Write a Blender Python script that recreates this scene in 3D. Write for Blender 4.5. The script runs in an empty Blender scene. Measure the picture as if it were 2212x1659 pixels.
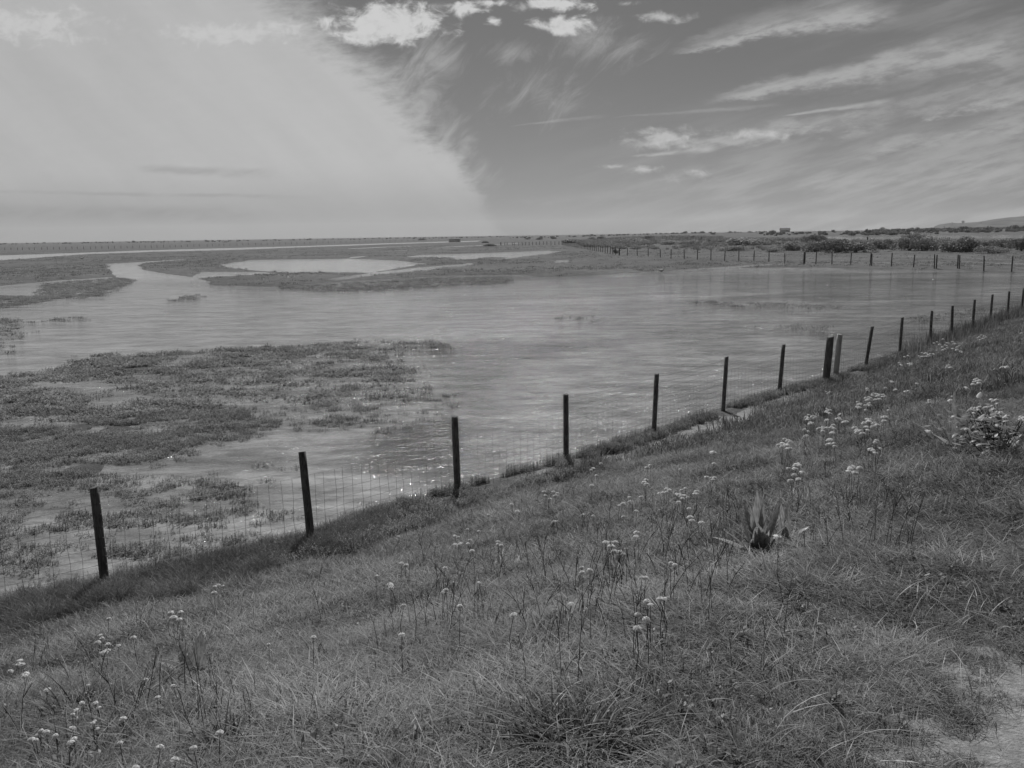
import bpy, math, random
import numpy as np
from mathutils import Vector
random.seed(7); RNG = np.random.default_rng(7)
S = bpy.context.scene
COL = S.collection

# ------------------------------------------------------------------ camera model (photo measured on a 2212 x 1659 frame)
F = 1915.0; PW, PH = 2212.0, 1659.0
HC = 4.0
PITCH = math.atan(321 / F); ROLL = math.radians(0.85)

def ray(px, py):
    px = np.asarray(px, float); py = np.asarray(py, float)
    u = px - PW / 2; v = PH / 2 - py
    c, s = math.cos(ROLL), math.sin(ROLL)
    u2 = c * u + s * v; v2 = -s * u + c * v
    cp, sp = math.cos(PITCH), math.sin(PITCH)
    return np.stack([u2, F * cp + v2 * sp, -F * sp + v2 * cp], -1)

def at(px, py, z=0.0):
    d = ray(px, py); t = (z - HC) / d[..., 2]
    return d[..., 0] * t, d[..., 1] * t

def P2(lst, z=0.0):
    a = np.array(lst, float)
    x, y = at(a[:, 0], a[:, 1], z)
    return np.stack([x, y], -1)

# crops used while measuring
def c1(l): return [(x * .5, 442.4 + y * .5) for x, y in l]
def c2(l): return [(1106 + x * .5, 442.4 + y * .5) for x, y in l]
def c3(l): return [(1636.9 + x * .26, 460 + y * .26) for x, y in l]
def c4(l): return [(752 + x * .16, 495.5 + y * .16) for x, y in l]
def cA(l): return [(1061.8 + x * .14, 477.8 + y * .14) for x, y in l]
def cB(l): return [(1327.2 + x * .14, 477.8 + y * .14) for x, y in l]
def cL(l): return [(x * .18, 495.5 + y * .18) for x, y in l]

# ------------------------------------------------------------------ numpy noise
def _h(ix, iy, seed):
    n = (ix.astype(np.int64) * 374761393 + iy.astype(np.int64) * 668265263 + seed * 1442695041) & 0x7fffffff
    n = ((n ^ (n >> 13)) * 1274126177) & 0x7fffffff
    return ((n ^ (n >> 16)) & 0xffff) / 65535.0

def vn(x, y, seed=0):
    ix = np.floor(x); iy = np.floor(y)
    fx = x - ix; fy = y - iy
    fx = fx * fx * (3 - 2 * fx); fy = fy * fy * (3 - 2 * fy)
    a = _h(ix, iy, seed); b = _h(ix + 1, iy, seed); c = _h(ix, iy + 1, seed); d = _h(ix + 1, iy + 1, seed)
    return (a + (b - a) * fx) * (1 - fy) + (c + (d - c) * fx) * fy

def fbm(x, y, seed=0, o=4):
    r = 0; a = .5; t = 0
    for k in range(o):
        r = r + a * vn(x * 2 ** k + k * 17.3, y * 2 ** k - k * 9.1, seed + k); t += a; a *= .5
    return r / t

def sstep(a, b, x):
    t = np.clip((x - a) / (b - a), 0, 1); return t * t * (3 - 2 * t)

# ------------------------------------------------------------------ polygons
def sd_poly(X, Y, poly, margin=None):
    lo = poly.min(0); hi = poly.max(0)
    m = margin if margin is not None else 3 + .25 * max(hi[0] - lo[0], hi[1] - lo[1])
    out = np.full(X.shape, 1e3)
    sel = (X > lo[0] - m) & (X < hi[0] + m) & (Y > lo[1] - m) & (Y < hi[1] + m)
    if not sel.any(): return out
    x = X[sel]; y = Y[sel]
    d2 = np.full(x.shape, 1e18); ins = np.zeros(x.shape, bool)
    n = len(poly)
    for i in range(n):
        ax, ay = poly[i]; bx, by = poly[(i + 1) % n]
        ex, ey = bx - ax, by - ay
        t = np.clip(((x - ax) * ex + (y - ay) * ey) / (ex * ex + ey * ey + 1e-12), 0, 1)
        dx = x - ax - t * ex; dy = y - ay - t * ey
        d2 = np.minimum(d2, dx * dx + dy * dy)
        c = ((ay > y) != (by > y)) & (x < (bx - ax) * (y - ay) / (by - ay + 1e-30) + ax)
        ins ^= c
    d = np.sqrt(d2); out[sel] = np.where(ins, -d, d)
    return out

# near fence: post tops and bases read from the photo
NEAR = [(208, 1050, 228, 1272), (662, 966, 673, 1175), (983, 897, 989, 1065), (1221, 848, 1223, 1000), (1414, 803, 1412, 940),
        (1565, 768, 1562, 887), (1685, 741, 1683, 851), (1788, 720, 1784, 825), (1810, 715, 1804, 818), (1873, 702, 1869, 796),
        (1947, 685, 1943, 767), (2015, 671, 2007, 745), (2062, 660, 2059, 720), (2107, 647, 2104, 705), (2145, 636, 2143, 700),
        (2182, 629, 2181, 695), (2212, 622, 2211, 688)]
NP = []
for i, p in enumerate(NEAR):
    tx, ty = at(p[0], p[1], 1.3); bx, by = at(p[2], p[3], .12)
    if i < 11: NP.append((float(bx), float(by), float(tx), float(ty)))
    else: NP.append((float(tx) - .03, float(ty), float(tx), float(ty)))
FL = np.array([(p[0], p[1]) for p in NP])
d0 = FL[0] - FL[1]; d0 /= np.linalg.norm(d0)
d1 = FL[-1] - FL[-4]; d1 /= np.linalg.norm(d1)
LINE = np.vstack([FL[0] + d0 * 60, FL[0] + d0 * 2.4, FL, FL[-1] + d1 * 2.5, FL[-1] + d1 * 5, FL[-1] + d1 * 400])

def fence_d(X, Y):
    best = np.full(X.shape, 1e18); sg = np.ones(X.shape)
    for i in range(len(LINE) - 1):
        ax, ay = LINE[i]; bx, by = LINE[i + 1]
        ex, ey = bx - ax, by - ay
        t = np.clip(((X - ax) * ex + (Y - ay) * ey) / (ex * ex + ey * ey), 0, 1)
        dx = X - ax - t * ex; dy = Y - ay - t * ey
        d2 = dx * dx + dy * dy
        s = np.where(ex * dy - ey * dx > 0, -1.0, 1.0)
        m = d2 < best
        best = np.where(m, d2, best); sg = np.where(m, s, sg)
    return np.sqrt(best) * sg

LAG = np.vstack([P2([(-500, 655), (-150, 628), (0, 617), (125, 606), (240, 598), (300, 606), (420, 612), (465, 616), (580, 619), (625, 617), (700, 610),
                     (775, 605), (850, 601), (975, 595), (1106, 593), (1200, 600), (1280, 596), (1456, 588), (1606, 579), (1680, 578), (1800, 578),
                     (1950, 581), (2100, 585), (2212, 589), (2500, 602)]),
                 np.array([(95, 60), (40, 10), (0, 0), (-40, -20), (-120, 0), (-120, 50)])])
WATERS = [P2(l) for l in [
    c1([(-200, 226), (0, 218), (200, 212), (640, 196), (1000, 186), (1300, 178), (1700, 165), (2080, 154), (2060, 160), (1700, 171), (1300, 185), (1000, 197), (700, 204), (350, 216), (200, 227), (0, 241), (-200, 255)]),
    c4([(0, 258), (500, 234), (1000, 226), (1000, 233), (500, 246), (0, 272)]),
    c4([(750, 218), (1110, 209), (1110, 215), (750, 225)]),
    c4([(0, 315), (260, 304), (550, 290), (900, 276), (910, 284), (550, 303), (260, 313), (0, 324)]),
    c4([(950, 247), (1350, 234), (1850, 209), (1880, 216), (1750, 226), (1350, 246), (950, 256)]),
    c4([(1090, 266), (1300, 258), (1580, 254), (1580, 261), (1300, 270), (1100, 278)]),
    c4([(0, 372), (240, 358), (240, 372), (60, 392), (0, 392)]),
    c4([(780, 366), (1000, 345), (1500, 330), (2212, 303), (2700, 285), (2900, 300), (2560, 350), (2212, 385), (1900, 375), (1650, 405), (1530, 420), (1400, 390), (1000, 387), (850, 387)]),
    c1([(945, 258), (1080, 238), (1500, 232), (1700, 240), (1850, 255), (1750, 270), (1600, 293), (1400, 297), (1250, 295), (1130, 285), (1000, 275)]),
    c4([(2400, 350), (2212, 372), (2050, 398), (1900, 422), (1650, 452), (1300, 488), (900, 513), (700, 543), (500, 560), (0, 630), (-200, 655), (-330, 680), (-100, 690), (0, 668), (450, 612), (700, 583), (900, 572), (1300, 522), (1620, 490), (1750, 448), (1950, 425), (2212, 392), (2400, 365)]),
    c1([(460, 255), (590, 248), (800, 235), (800, 239), (720, 244), (612, 253), (595, 262), (620, 280), (700, 297), (830, 313), (900, 330), (930, 350), (700, 380), (520, 370), (500, 318), (488, 300), (475, 283)]),
    c1([(880, 290), (1130, 290), (1260, 302), (1000, 312), (870, 318), (840, 310)]),
    c3([(-300, 200), (0, 188), (700, 181), (1200, 180), (1900, 178), (2400, 180), (2400, 214), (1500, 212), (900, 240), (300, 252), (0, 245), (-300, 235)]),
    c3([(600, 409), (1200, 399), (1860, 378), (1850, 387), (1200, 407), (600, 415)]),
    c3([(1700, 414), (2000, 408), (2300, 416), (2300, 440), (1900, 428)]),
    c2([(1000, 262), (1260, 249), (1420, 243), (1420, 247), (1260, 254), (1000, 270), (700, 290), (350, 309), (0, 331), (0, 322), (350, 303), (700, 283)]),
    cA([(930, 640), (1050, 600), (1165, 595), (1150, 640), (1000, 650)]),
    cA([(0, 360), (260, 345), (440, 333), (440, 345), (260, 358), (0, 372)]),
]]
MARSH = [P2(l) for l in [
    [(-200, 815), (0, 812), (100, 800), (200, 770), (350, 762), (450, 758), (560, 752), (700, 757), (580, 785), (400, 802), (250, 815), (130, 832), (110, 855), (200, 872), (300, 872), (420, 864), (520, 880), (572, 905), (545, 925), (480, 955), (430, 975), (330, 1000), (200, 1035), (0, 1045), (-200, 1050)],
    [(400, 1040), (500, 1015), (590, 1020), (597, 1045), (540, 1062), (480, 1085), (430, 1070)],
    [(-150, 655), (0, 640), (95, 640), (125, 645), (65, 658), (0, 665), (-150, 680)],
    c1([(880, 322), (950, 331), (1120, 319), (1440, 304), (1380, 297), (1250, 300), (1000, 312)]),
]]
DUNE = P2([(1230, 522), (1330, 516), (1500, 514), (1760, 514), (1900, 526), (2300, 528), (2300, 545), (1950, 540), (1760, 546), (1600, 545), (1420, 541), (1330, 541), (1260, 535)])

def height(X, Y, full=True):
    X = np.asarray(X, float); Y = np.asarray(Y, float)
    d = fence_d(X, Y)
    zb = np.interp(d, [-6, -3, -1.2, -.4, 0, 1.0, 2.0, 4, 7.8, 8.8, 9.6, 200], [-.6, -.4, -.12, .02, .12, .2, .42, 1.06, 2.2, 2.34, 2.36, 2.36])
    n1 = fbm(X * .9, Y * .9, 3) - .5; n2 = fbm(X * 4, Y * 4, 5, 3) - .5
    zb = zb + (n1 * .16 + n2 * .05) * sstep(-.5, 1.5, d) * (1 - .55 * sstep(8.2, 9.2, d))
    if not full: return zb
    R = np.hypot(X, Y)
    D = sd_poly(X, Y, LAG, 5000)
    for w in WATERS: D = np.minimum(D, sd_poly(X, Y, w))
    D = D + (fbm(X * .12, Y * .12, 11) - .5) * np.clip(.012 * R, 0, 3) + (fbm(X * .9, Y * .9, 12) - .5) * .8
    hm = .10 + .2 * fbm(X * .03, Y * .03, 21) + .14 * (fbm(X * .35, Y * .35, 22) - .5)
    zl = np.where(D > 0, np.minimum(.02 + .08 * D, hm), np.maximum(-.4, .15 * D))
    dn = -sd_poly(X, Y, DUNE, 20)
    zl = zl + np.where(D > 0, sstep(-2, 25, dn) * (.35 + .7 * fbm(X * .06, Y * .06, 31)), 0)
    # shingle ridge towards the sea, right of centre
    rid = sstep(560, 980, R) * sstep(.02, .22, X / (np.abs(Y) + 1)) 
    zl = zl + rid * (2.9 + .5 * (fbm(X * .01, Y * .01, 41) - .5))
    zl = zl + sstep(1200, 2600, R) * 2.4 * (1 - sstep(.02, .22, X / (np.abs(Y) + 1)))
    for k, m in enumerate(MARSH):
        s = -sd_poly(X, Y, m, 4)
        zm = np.clip(s * .06, -.3, .02) + (fbm(X * .8, Y * .8, 51) - .5) * .12 - .035
        zl = np.where(s > -2, np.maximum(zl, zm), zl)
    z = np.where(d > -3.2, np.maximum(zb, np.where(d > 0, -9, zl)), zl)
    return z

def hit(px, py, h=0.0, tmax=120.):
    """point above the real ground at height h under a pixel of the photo"""
    px = np.atleast_1d(np.asarray(px, float)); py = np.atleast_1d(np.asarray(py, float))
    D = ray(px, py); D = D / np.linalg.norm(D, axis=-1, keepdims=True)
    t = np.geomspace(1.2, tmax, 700)
    X = D[:, None, 0] * t; Y = D[:, None, 1] * t; Z = HC + D[:, None, 2] * t
    H = np.maximum(height(X.ravel(), Y.ravel(), False).reshape(X.shape), 0) + h
    k = np.argmax(Z < H, axis=1)
    i = np.arange(len(k))
    return np.stack([X[i, k], Y[i, k], Z[i, k]], -1)

# ------------------------------------------------------------------ objects helpers
def tag(o, label=None, cat=None, group=None, kind=None):
    if label: o['label'] = label
    if cat: o['category'] = cat
    if group: o['group'] = group
    if kind: o['kind'] = kind
    return o

def mesh_obj(name, verts, faces, mat=None, parent=None, smooth=False, link=True, attrs=None, mat_idx=None):
    me = bpy.data.meshes.new(name)
    me.from_pydata([tuple(map(float, v)) for v in verts], [], [tuple(map(int, f)) for f in faces])
    if mat:
        for m in (mat if isinstance(mat, (list, tuple)) else [mat]): me.materials.append(m)
    if mat_idx is not None: me.polygons.foreach_set('material_index', np.array(mat_idx, np.int32))
    if attrs:
        for k, a in attrs.items():
            at_ = me.attributes.new(k, 'FLOAT', 'POINT'); at_.data.foreach_set('value', np.array(a, np.float32))
    if smooth: me.polygons.foreach_set('use_smooth', np.ones(len(me.polygons), bool))
    me.update()
    o = bpy.data.objects.new(name, me)
    if link: COL.objects.link(o)
    if parent: o.parent = parent
    return o

def grid_obj(name, X, Y, Z, mat, attrs=None, kind='structure'):
    nr, nc = X.shape
    me = bpy.data.meshes.new(name)
    co = np.stack([X.ravel(), Y.ravel(), Z.ravel()], -1).astype(np.float32)
    i = np.arange(nr * nc).reshape(nr, nc)
    q = np.stack([i[:-1, :-1], i[:-1, 1:], i[1:, 1:], i[1:, :-1]], -1).reshape(-1, 4)
    me.vertices.add(len(co)); me.vertices.foreach_set('co', co.ravel())
    me.loops.add(q.size); me.loops.foreach_set('vertex_index', q.ravel().astype(np.int32))
    me.polygons.add(len(q)); me.polygons.foreach_set('loop_start', np.arange(0, q.size, 4, dtype=np.int32))
    me.polygons.foreach_set('loop_total', np.full(len(q), 4, np.int32))
    me.polygons.foreach_set('use_smooth', np.ones(len(q), bool))
    for k, a in (attrs or {}).items():
        at_ = me.attributes.new(k, 'FLOAT', 'POINT'); at_.data.foreach_set('value', a.ravel().astype(np.float32))
    me.materials.append(mat); me.update(); me.validate()
    o = bpy.data.objects.new(name, me); COL.objects.link(o)
    if kind: o['kind'] = kind
    return o

def empty(name, loc, rz=0, label=None, cat=None, group=None):
    o = bpy.data.objects.new(name, None); COL.objects.link(o)
    o.location = loc; o.rotation_euler = (0, 0, rz); o.empty_display_size = .1
    return tag(o, label, cat, group)

class MB:
    """collects tubes, strips and boxes for one mesh"""
    def __init__(s): s.v = []; s.f = []; s.mi = []; s.tone = []; s.m = 0; s.t = .5
    def add(s, vs, fs):
        b = len(s.v); s.v += [tuple(p) for p in vs]; s.f += [tuple(i + b for i in f) for f in fs]
        s.mi += [s.m] * len(fs); s.tone += [s.t] * len(vs)
    def tube(s, pts, rad, n=6, cap=True):
        pts = [Vector(p) for p in pts]
        if not isinstance(rad, (list, tuple)): rad = [rad] * len(pts)
        vs = []; fs = []
        for i, p in enumerate(pts):
            a = pts[min(i + 1, len(pts) - 1)] - pts[max(i - 1, 0)]
            a.normalize() if a.length > 1e-9 else None
            ref = Vector((0, 0, 1)) if abs(a.z) < .8 else Vector((1, 0, 0))
            u = a.cross(ref).normalized(); w = a.cross(u)
            for k in range(n):
                th = 2 * math.pi * k / n
                vs.append(p + (u * math.cos(th) + w * math.sin(th)) * rad[i])
        for i in range(len(pts) - 1):
            for k in range(n):
                fs.append((i * n + k, i * n + (k + 1) % n, (i + 1) * n + (k + 1) % n, (i + 1) * n + k))
        if cap and n > 2:
            fs.append(tuple(range(n - 1, -1, -1))); fs.append(tuple((len(pts) - 1) * n + k for k in range(n)))
        s.add(vs, fs)
    def strip(s, pts, wid, side):
        """flat leaf/blade: centre line, half widths, side vector"""
        vs = []; fs = []; side = Vector(side)
        for p, w in zip(pts, wid):
            p = Vector(p); vs += [p - side * w, p + side * w]
        for i in range(len(pts) - 1): fs.append((2 * i, 2 * i + 1, 2 * i + 3, 2 * i + 2))
        s.add(vs, fs)
    def fold(s, pts, wid, side, depth):
        """leaf folded along its midrib"""
        vs = []; fs = []; side = Vector(side)
        for i, (p, w) in enumerate(zip(pts, wid)):
            p = Vector(p); a = Vector(pts[min(i + 1, len(pts) - 1)]) - Vector(pts[max(i - 1, 0)])
            nrm = side.cross(a).normalized() if a.length > 1e-9 else Vector((0, 0, 1))
            vs += [p - side * w + nrm * w * depth, p, p + side * w + nrm * w * depth]
        for i in range(len(pts) - 1):
            fs.append((3 * i, 3 * i + 1, 3 * i + 4, 3 * i + 3)); fs.append((3 * i + 1, 3 * i + 2, 3 * i + 5, 3 * i + 4))
        s.add(vs, fs)
    def box(s, c, h, rz=0):
        cx, cy, cz = c; hx, hy, hz = h; co, si = math.cos(rz), math.sin(rz)
        vs = []
        for z in (-hz, hz):
            for x, y in ((-hx, -hy), (hx, -hy), (hx, hy), (-hx, hy)):
                vs.append((cx + x * co - y * si, cy + x * si + y * co, cz + z))
        s.add(vs, [(3, 2, 1, 0), (4, 5, 6, 7), (0, 1, 5, 4), (1, 2, 6, 5), (2, 3, 7, 6), (3, 0, 4, 7)])
    def build(s, name, mat, parent=None, smooth=False, link=True):
        return mesh_obj(name, s.v, s.f, mat, parent, smooth, link, {'tone': s.tone}, s.mi)

# ------------------------------------------------------------------ node helpers
class NT:
    def __init__(s, tree): s.t = tree; s.l = tree.links; tree.nodes.clear()
    def n(s, t, **kw):
        nd = s.t.nodes.new(t)
        for k, v in kw.items(): setattr(nd, k, v)
        return nd
    def setin(s, sock, v):
        if isinstance(v, V): s.l.new(v.s, sock)
        elif hasattr(v, 'is_output'): s.l.new(v, sock)
        else: sock.default_value = v
    def math(s, op, a, b=0.0, c=None, clamp=False):
        nd = s.n('ShaderNodeMath', operation=op, use_clamp=clamp)
        s.setin(nd.inputs[0], a); s.setin(nd.inputs[1], b)
        if c is not None: s.setin(nd.inputs[2], c)
        return V(s, nd.outputs[0])
    def ss(s, x, a, b, lo=0.0, hi=1.0, typ='SMOOTHSTEP'):
        nd = s.n('ShaderNodeMapRange', interpolation_type=typ, clamp=True) if typ == 'LINEAR' else s.n('ShaderNodeMapRange', interpolation_type=typ)
        for k, v in zip(('Value', 'From Min', 'From Max', 'To Min', 'To Max'), (x, a, b, lo, hi)): s.setin(nd.inputs[k], v)
        return V(s, nd.outputs['Result'])
    def vec(s, x, y, z=0.0):
        nd = s.n('ShaderNodeCombineXYZ'); s.setin(nd.inputs[0], x); s.setin(nd.inputs[1], y); s.setin(nd.inputs[2], z)
        return V(s, nd.outputs[0])
    def noise(s, vec, scale, detail=3.0, rough=.55, dist=0.0):
        nd = s.n('ShaderNodeTexNoise'); s.setin(nd.inputs['Vector'], vec)
        nd.inputs['Scale'].default_value = scale; nd.inputs['Detail'].default_value = detail
        nd.inputs['Roughness'].default_value = rough; nd.inputs['Distortion'].default_value = dist
        return V(s, nd.outputs[0])
    def xyz(s, sock):
        nd = s.n('ShaderNodeSeparateXYZ'); s.setin(nd.inputs[0], sock); return [V(s, o) for o in nd.outputs]
    def attr(s, name):
        nd = s.n('ShaderNodeAttribute', attribute_name=name); return V(s, nd.outputs['Fac'])
    def mix(s, f, a, b):
        nd = s.n('ShaderNodeMix', data_type='FLOAT'); s.setin(nd.inputs[0], f); s.setin(nd.inputs[2], a); s.setin(nd.inputs[3], b)
        return V(s, nd.outputs[0])
    def pos(s): return V(s, s.n('ShaderNodeNewGeometry').outputs['Position'])
    def obj(s): return V(s, s.n('ShaderNodeTexCoord').outputs['Object'])
    def rnd(s): return V(s, s.n('ShaderNodeObjectInfo').outputs['Random'])
    def bump(s, h, dist, strength=1.0, nrm=None):
        nd = s.n('ShaderNodeBump'); s.setin(nd.inputs['Height'], h); s.setin(nd.inputs['Distance'], dist); s.setin(nd.inputs['Strength'], strength)
        if nrm is not None: s.setin(nd.inputs['Normal'], nrm)
        return V(s, nd.outputs[0])
class V:
    def __init__(s, nt, sock): s.nt = nt; s.s = sock
    def __add__(s, o): return s.nt.math('ADD', s, o)
    __radd__ = __add__
    def __sub__(s, o): return s.nt.math('SUBTRACT', s, o)
    def __rsub__(s, o): return s.nt.math('SUBTRACT', o, s)
    def __mul__(s, o): return s.nt.math('MULTIPLY', s, o)
    __rmul__ = __mul__
    def __truediv__(s, o): return s.nt.math('DIVIDE', s, o)

def new_mat(name):
    m = bpy.data.materials.new(name); m.use_nodes = True
    return m, NT(m.node_tree)

def surf(name, fn, rough=.85, spec=.3):
    """principled grey surface; fn(nt) -> (value, height or None, bump distance)"""
    m, t = new_mat(name)
    b = t.n('ShaderNodeBsdfPrincipled'); o = t.n('ShaderNodeOutputMaterial')
    r = fn(t); val = r[0]
    t.setin(b.inputs['Base Color'], t.vec(val, val, val) if isinstance(val, V) else (val, val, val, 1))
    t.setin(b.inputs['Roughness'], r[3] if len(r) > 3 else rough)
    b.inputs['Specular IOR Level'].default_value = spec
    if len(r) > 1 and r[1] is not None: t.setin(b.inputs['Normal'], t.bump(r[1], r[2]))
    t.l.new(b.outputs[0], o.inputs[0])
    return m

def leaf(name, lo, hi, trans=.35, gloss=.06, rough=.45, patch=0.0, rndamt=.3, vein=0.0):
    """foliage: diffuse + light passing through + a little sheen; tone from the blade's own attribute"""
    m, t = new_mat(name)
    v = t.mix(t.attr('tone'), lo, hi)
    v = v * t.ss(t.rnd(), 0., 1., 1 - rndamt, 1 + rndamt, 'LINEAR')
    if vein:
        ox, oy, oz = t.xyz(t.obj())
        v = v * t.ss(t.noise(t.vec(ox, oy, oz * .08), 170., 3.), .3, .7, 1 - vein, 1 + vein)
    if patch:
        v = v * t.ss(t.noise(t.pos(), .9, 3.), .3, .7, 1 - patch, 1 + patch)
    c = t.vec(v, v, v)
    d = t.n('ShaderNodeBsdfDiffuse'); tr = t.n('ShaderNodeBsdfTranslucent'); g = t.n('ShaderNodeBsdfGlossy')
    t.setin(d.inputs[0], c); t.setin(tr.inputs[0], c); g.inputs['Roughness'].default_value = rough
    g.inputs[0].default_value = (.8, .8, .8, 1)
    a = t.n('ShaderNodeMixShader'); b = t.n('ShaderNodeMixShader'); o = t.n('ShaderNodeOutputMaterial')
    a.inputs[0].default_value = trans; t.l.new(d.outputs[0], a.inputs[1]); t.l.new(tr.outputs[0], a.inputs[2])
    b.inputs[0].default_value = gloss; t.l.new(a.outputs[0], b.inputs[1]); t.l.new(g.outputs[0], b.inputs[2])
    t.l.new(b.outputs[0], o.inputs[0])
    return m

# ------------------------------------------------------------------ materials
def f_ground(t):
    p = t.pos(); sand = t.attr('sand'); 
    n = t.noise(p, 1.3, 5., .6); nf = t.noise(p, 14., 4., .65); nb = t.noise(p, .06, 5., .6)
    turf = t.mix(t.ss(n, .3, .7), .085, .14) * t.ss(nf, .25, .75, .65, 1.3) * t.ss(nb, .3, .7, .8, 1.25)
    sd = t.mix(t.ss(t.noise(p, 9., 5., .7), .3, .7), .2, .34) * t.ss(t.noise(p, 70., 2.), .3, .7, .8, 1.12)
    wet = t.ss(t.xyz(p)[2], -.05, .07, .6, 1.)
    v = t.mix(t.ss(sand + (nf - .5) * .5, .35, .65), turf, sd) * wet
    return v, t.noise(p, 22., 5., .7), .03
M_GROUND = surf('turf and sand', f_ground, .95, .15)

def water_mat():
    m, t = new_mat('shallow water')
    p = t.pos(); x, y, z = t.xyz(p)
    ruf = t.attr('ruffle'); tur = t.attr('silt_and_sheen')  # second attribute: base tone, real silt plus painted sky reflection contrast
    b = t.n('ShaderNodeBsdfPrincipled'); o = t.n('ShaderNodeOutputMaterial')
    wob = t.noise(p, .15, 2.)
    q = t.vec(x * .42 + y * .08 + wob * 1.5, y * 1.0 - x * .06 + wob * 2.0, 0.)
    n1 = t.noise(q, 2.1, 3., .55, .4); n2 = t.noise(q, 6.5, 3., .6, .3); n3 = t.noise(t.vec(x, y * 1.3, 3.), 21., 2., .5)
    st = t.noise(t.vec(x * .05, y * .3, 7.), 1.0, 4., .6)
    r2 = ruf * t.ss(st, .3, .7, .6, 1.35)
    amp = t.mix(r2, .07, .3)
    n0 = t.noise(t.vec(x * .65, y * .85 + wob * 1.2, 5.), 1., 4., .6)
    hgt = n0 * 1.5 + n1 * .5 + n2 * .26 + n3 * .09
    painted_ruffle = t.noise(t.vec(x * .35, y * .8, 11.), 1., 6., .65); painted_ruffle2 = t.noise(t.vec(x * 1.1, y * 2.2, 13.), 1., 5., .7)  # mottled look of wind-ruffled water, painted into the base colour
    val = tur * t.ss(painted_ruffle, .36, .64, .62, 1.22) * t.ss(painted_ruffle2, .36, .64, .72, 1.18)
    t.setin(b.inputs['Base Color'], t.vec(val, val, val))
    b.inputs['Roughness'].default_value = .07; b.inputs['IOR'].default_value = 1.33; b.inputs['Specular IOR Level'].default_value = .25
    t.setin(b.inputs['Normal'], t.bump(hgt, amp))
    t.l.new(b.outputs[0], o.inputs[0])
    return m
M_WATER = water_mat()

def f_wood(lo, hi):
    def f(t):
        q = t.obj(); x, y, z = t.xyz(q)
        r = t.rnd()
        g = t.noise(t.vec(x + r * 9., y, z * .06), 90., 4., .6); k = t.noise(t.vec(x + r * 5., y, z * .3), 14., 3.)
        v = t.mix(t.ss(g * .6 + k * .4, .35, .65), lo, hi)
        return v, g, .006
    return f
M_POST = surf('weathered dark post wood', f_wood(.05, .2), .85, .25)
M_POST_PALE = surf('pale barked post wood', f_wood(.3, .52), .8, .25)
M_POST_FAR = surf('dark far post wood', f_wood(.07, .14), .9, .2)
M_WIRE = surf('galvanised wire', lambda t: (t.mix(t.noise(t.pos(), 6.), .02, .07),), .5, .5)
M_GRASS = leaf('bank grass', .125, .33, .4, .03, .5, .35)
M_LONG = leaf('long soft grass', .09, .28, .4, .03, .5, .25)
M_SALT = leaf('saltmarsh plants', .2, .42, .4, .015, .5, .2)
M_DARKLEAF = leaf('dark bush leaves', .09, .34, .3, .03, .4, 0, .2)
M_SCRUB = leaf('pale scrub', .12, .32, .3, .03, .5, .2)
M_STEM = leaf('dark dry stems', .05, .13, .1, .03, .5)
M_STRAW = leaf('bleached straw', .25, .5, .3, .05, .5)
M_BROAD = leaf('smooth broad leaf', .2, .46, .5, .05, .4, 0, .05, .4)
M_PETAL = leaf('white petals', .78, .9, .45, .02, .5, 0, .08)
M_DISC = leaf('flower disc', .55, .7, .45, .02, .6, 0, .05)
M_CLOTH = surf('dark cloth', lambda t: (t.mix(t.noise(t.obj(), 8.), .012, .03),), .95, .1)
M_SKIN = surf('skin', lambda t: (t.mix(t.noise(t.obj(), 9.), .25, .32),), .6, .3)
M_HUT = surf('weathered boards', lambda t: (t.mix(t.noise(t.obj(), 2.), .5, .62),), .9, .2)
M_ROOF = surf('slate roof', lambda t: (t.mix(t.noise(t.obj(), 1.), .06, .1),), .8, .3)
M_DARKGAP = surf('dark opening', lambda t: (t.mix(t.noise(t.obj(), 3.), .01, .02),), .9, .2)
M_HOUSE = surf('white rendered wall', lambda t: (t.mix(t.noise(t.obj(), .5), .6, .75),), .8, .3)
M_BIRD = surf('pale plumage', lambda t: (t.mix(t.noise(t.obj(), 20.), .5, .75),), .8, .2)
M_HILL = surf('hill fields and woods', lambda t: (t.mix(t.ss(t.noise(t.pos(), .012, 5., .65), .35, .65), .03, .11) ,), .95, .1)

# ------------------------------------------------------------------ ground and water sheets (polar, finer near the viewer)
OY = -5.0
def polar(nr, nc, r0, r1, amax):
    r = np.geomspace(r0, r1, nr); a = np.linspace(-amax, amax, nc)
    A, R = np.meshgrid(a, r)
    return R * np.sin(A), OY + R * np.cos(A)

PATCH = [(*map(float, at(px, py, 2.36)), r) for px, py, r in [(1950, 1630, .09), (2080, 1580, .1), (1680, 1640, .08), (2165, 1490, .22), (2215, 1455, .22), (2120, 1505, .13), (2230, 1530, .25), (2190, 1620, .16), (2060, 1640, .12), (1880, 1655, .14), (1800, 1610, .07), (2140, 1655, .14), (2280, 1600, .4), (2000, 1600, .06), (1700, 1700, .2), (2100, 1720, .4)]]
def path_mask(x, y):
    m = np.zeros(np.shape(x))
    n = (fbm(x * 3.2, y * 3.2, 62) - .5) * 1.5 + (fbm(x * 11, y * 11, 63, 3) - .5) * .9
    for cx_, cy_, r_ in PATCH:
        m = np.maximum(m, sstep(1.1, .6, np.hypot(x - cx_, y - cy_) / (r_ * 1.15) + n * 1.25))
    return m
def strip_mask(x, y, d):
    e = d + (fbm(x * 1.6, y * 1.6, 64) - .5) * 1.5 + (fbm(x * 6, y * 6, 65, 3) - .5) * .5
    return sstep(.1, .4, e) * (1 - sstep(1.0, 1.6, e)) * sstep(-1.2, 1.0, x) * (1 - sstep(6.5, 9.5, x)) * sstep(.3, .5, fbm(x * .7, y * .7, 61) + .1)
GX, GY = polar(820, 1000, 2.5, 9000., math.radians(58))
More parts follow.
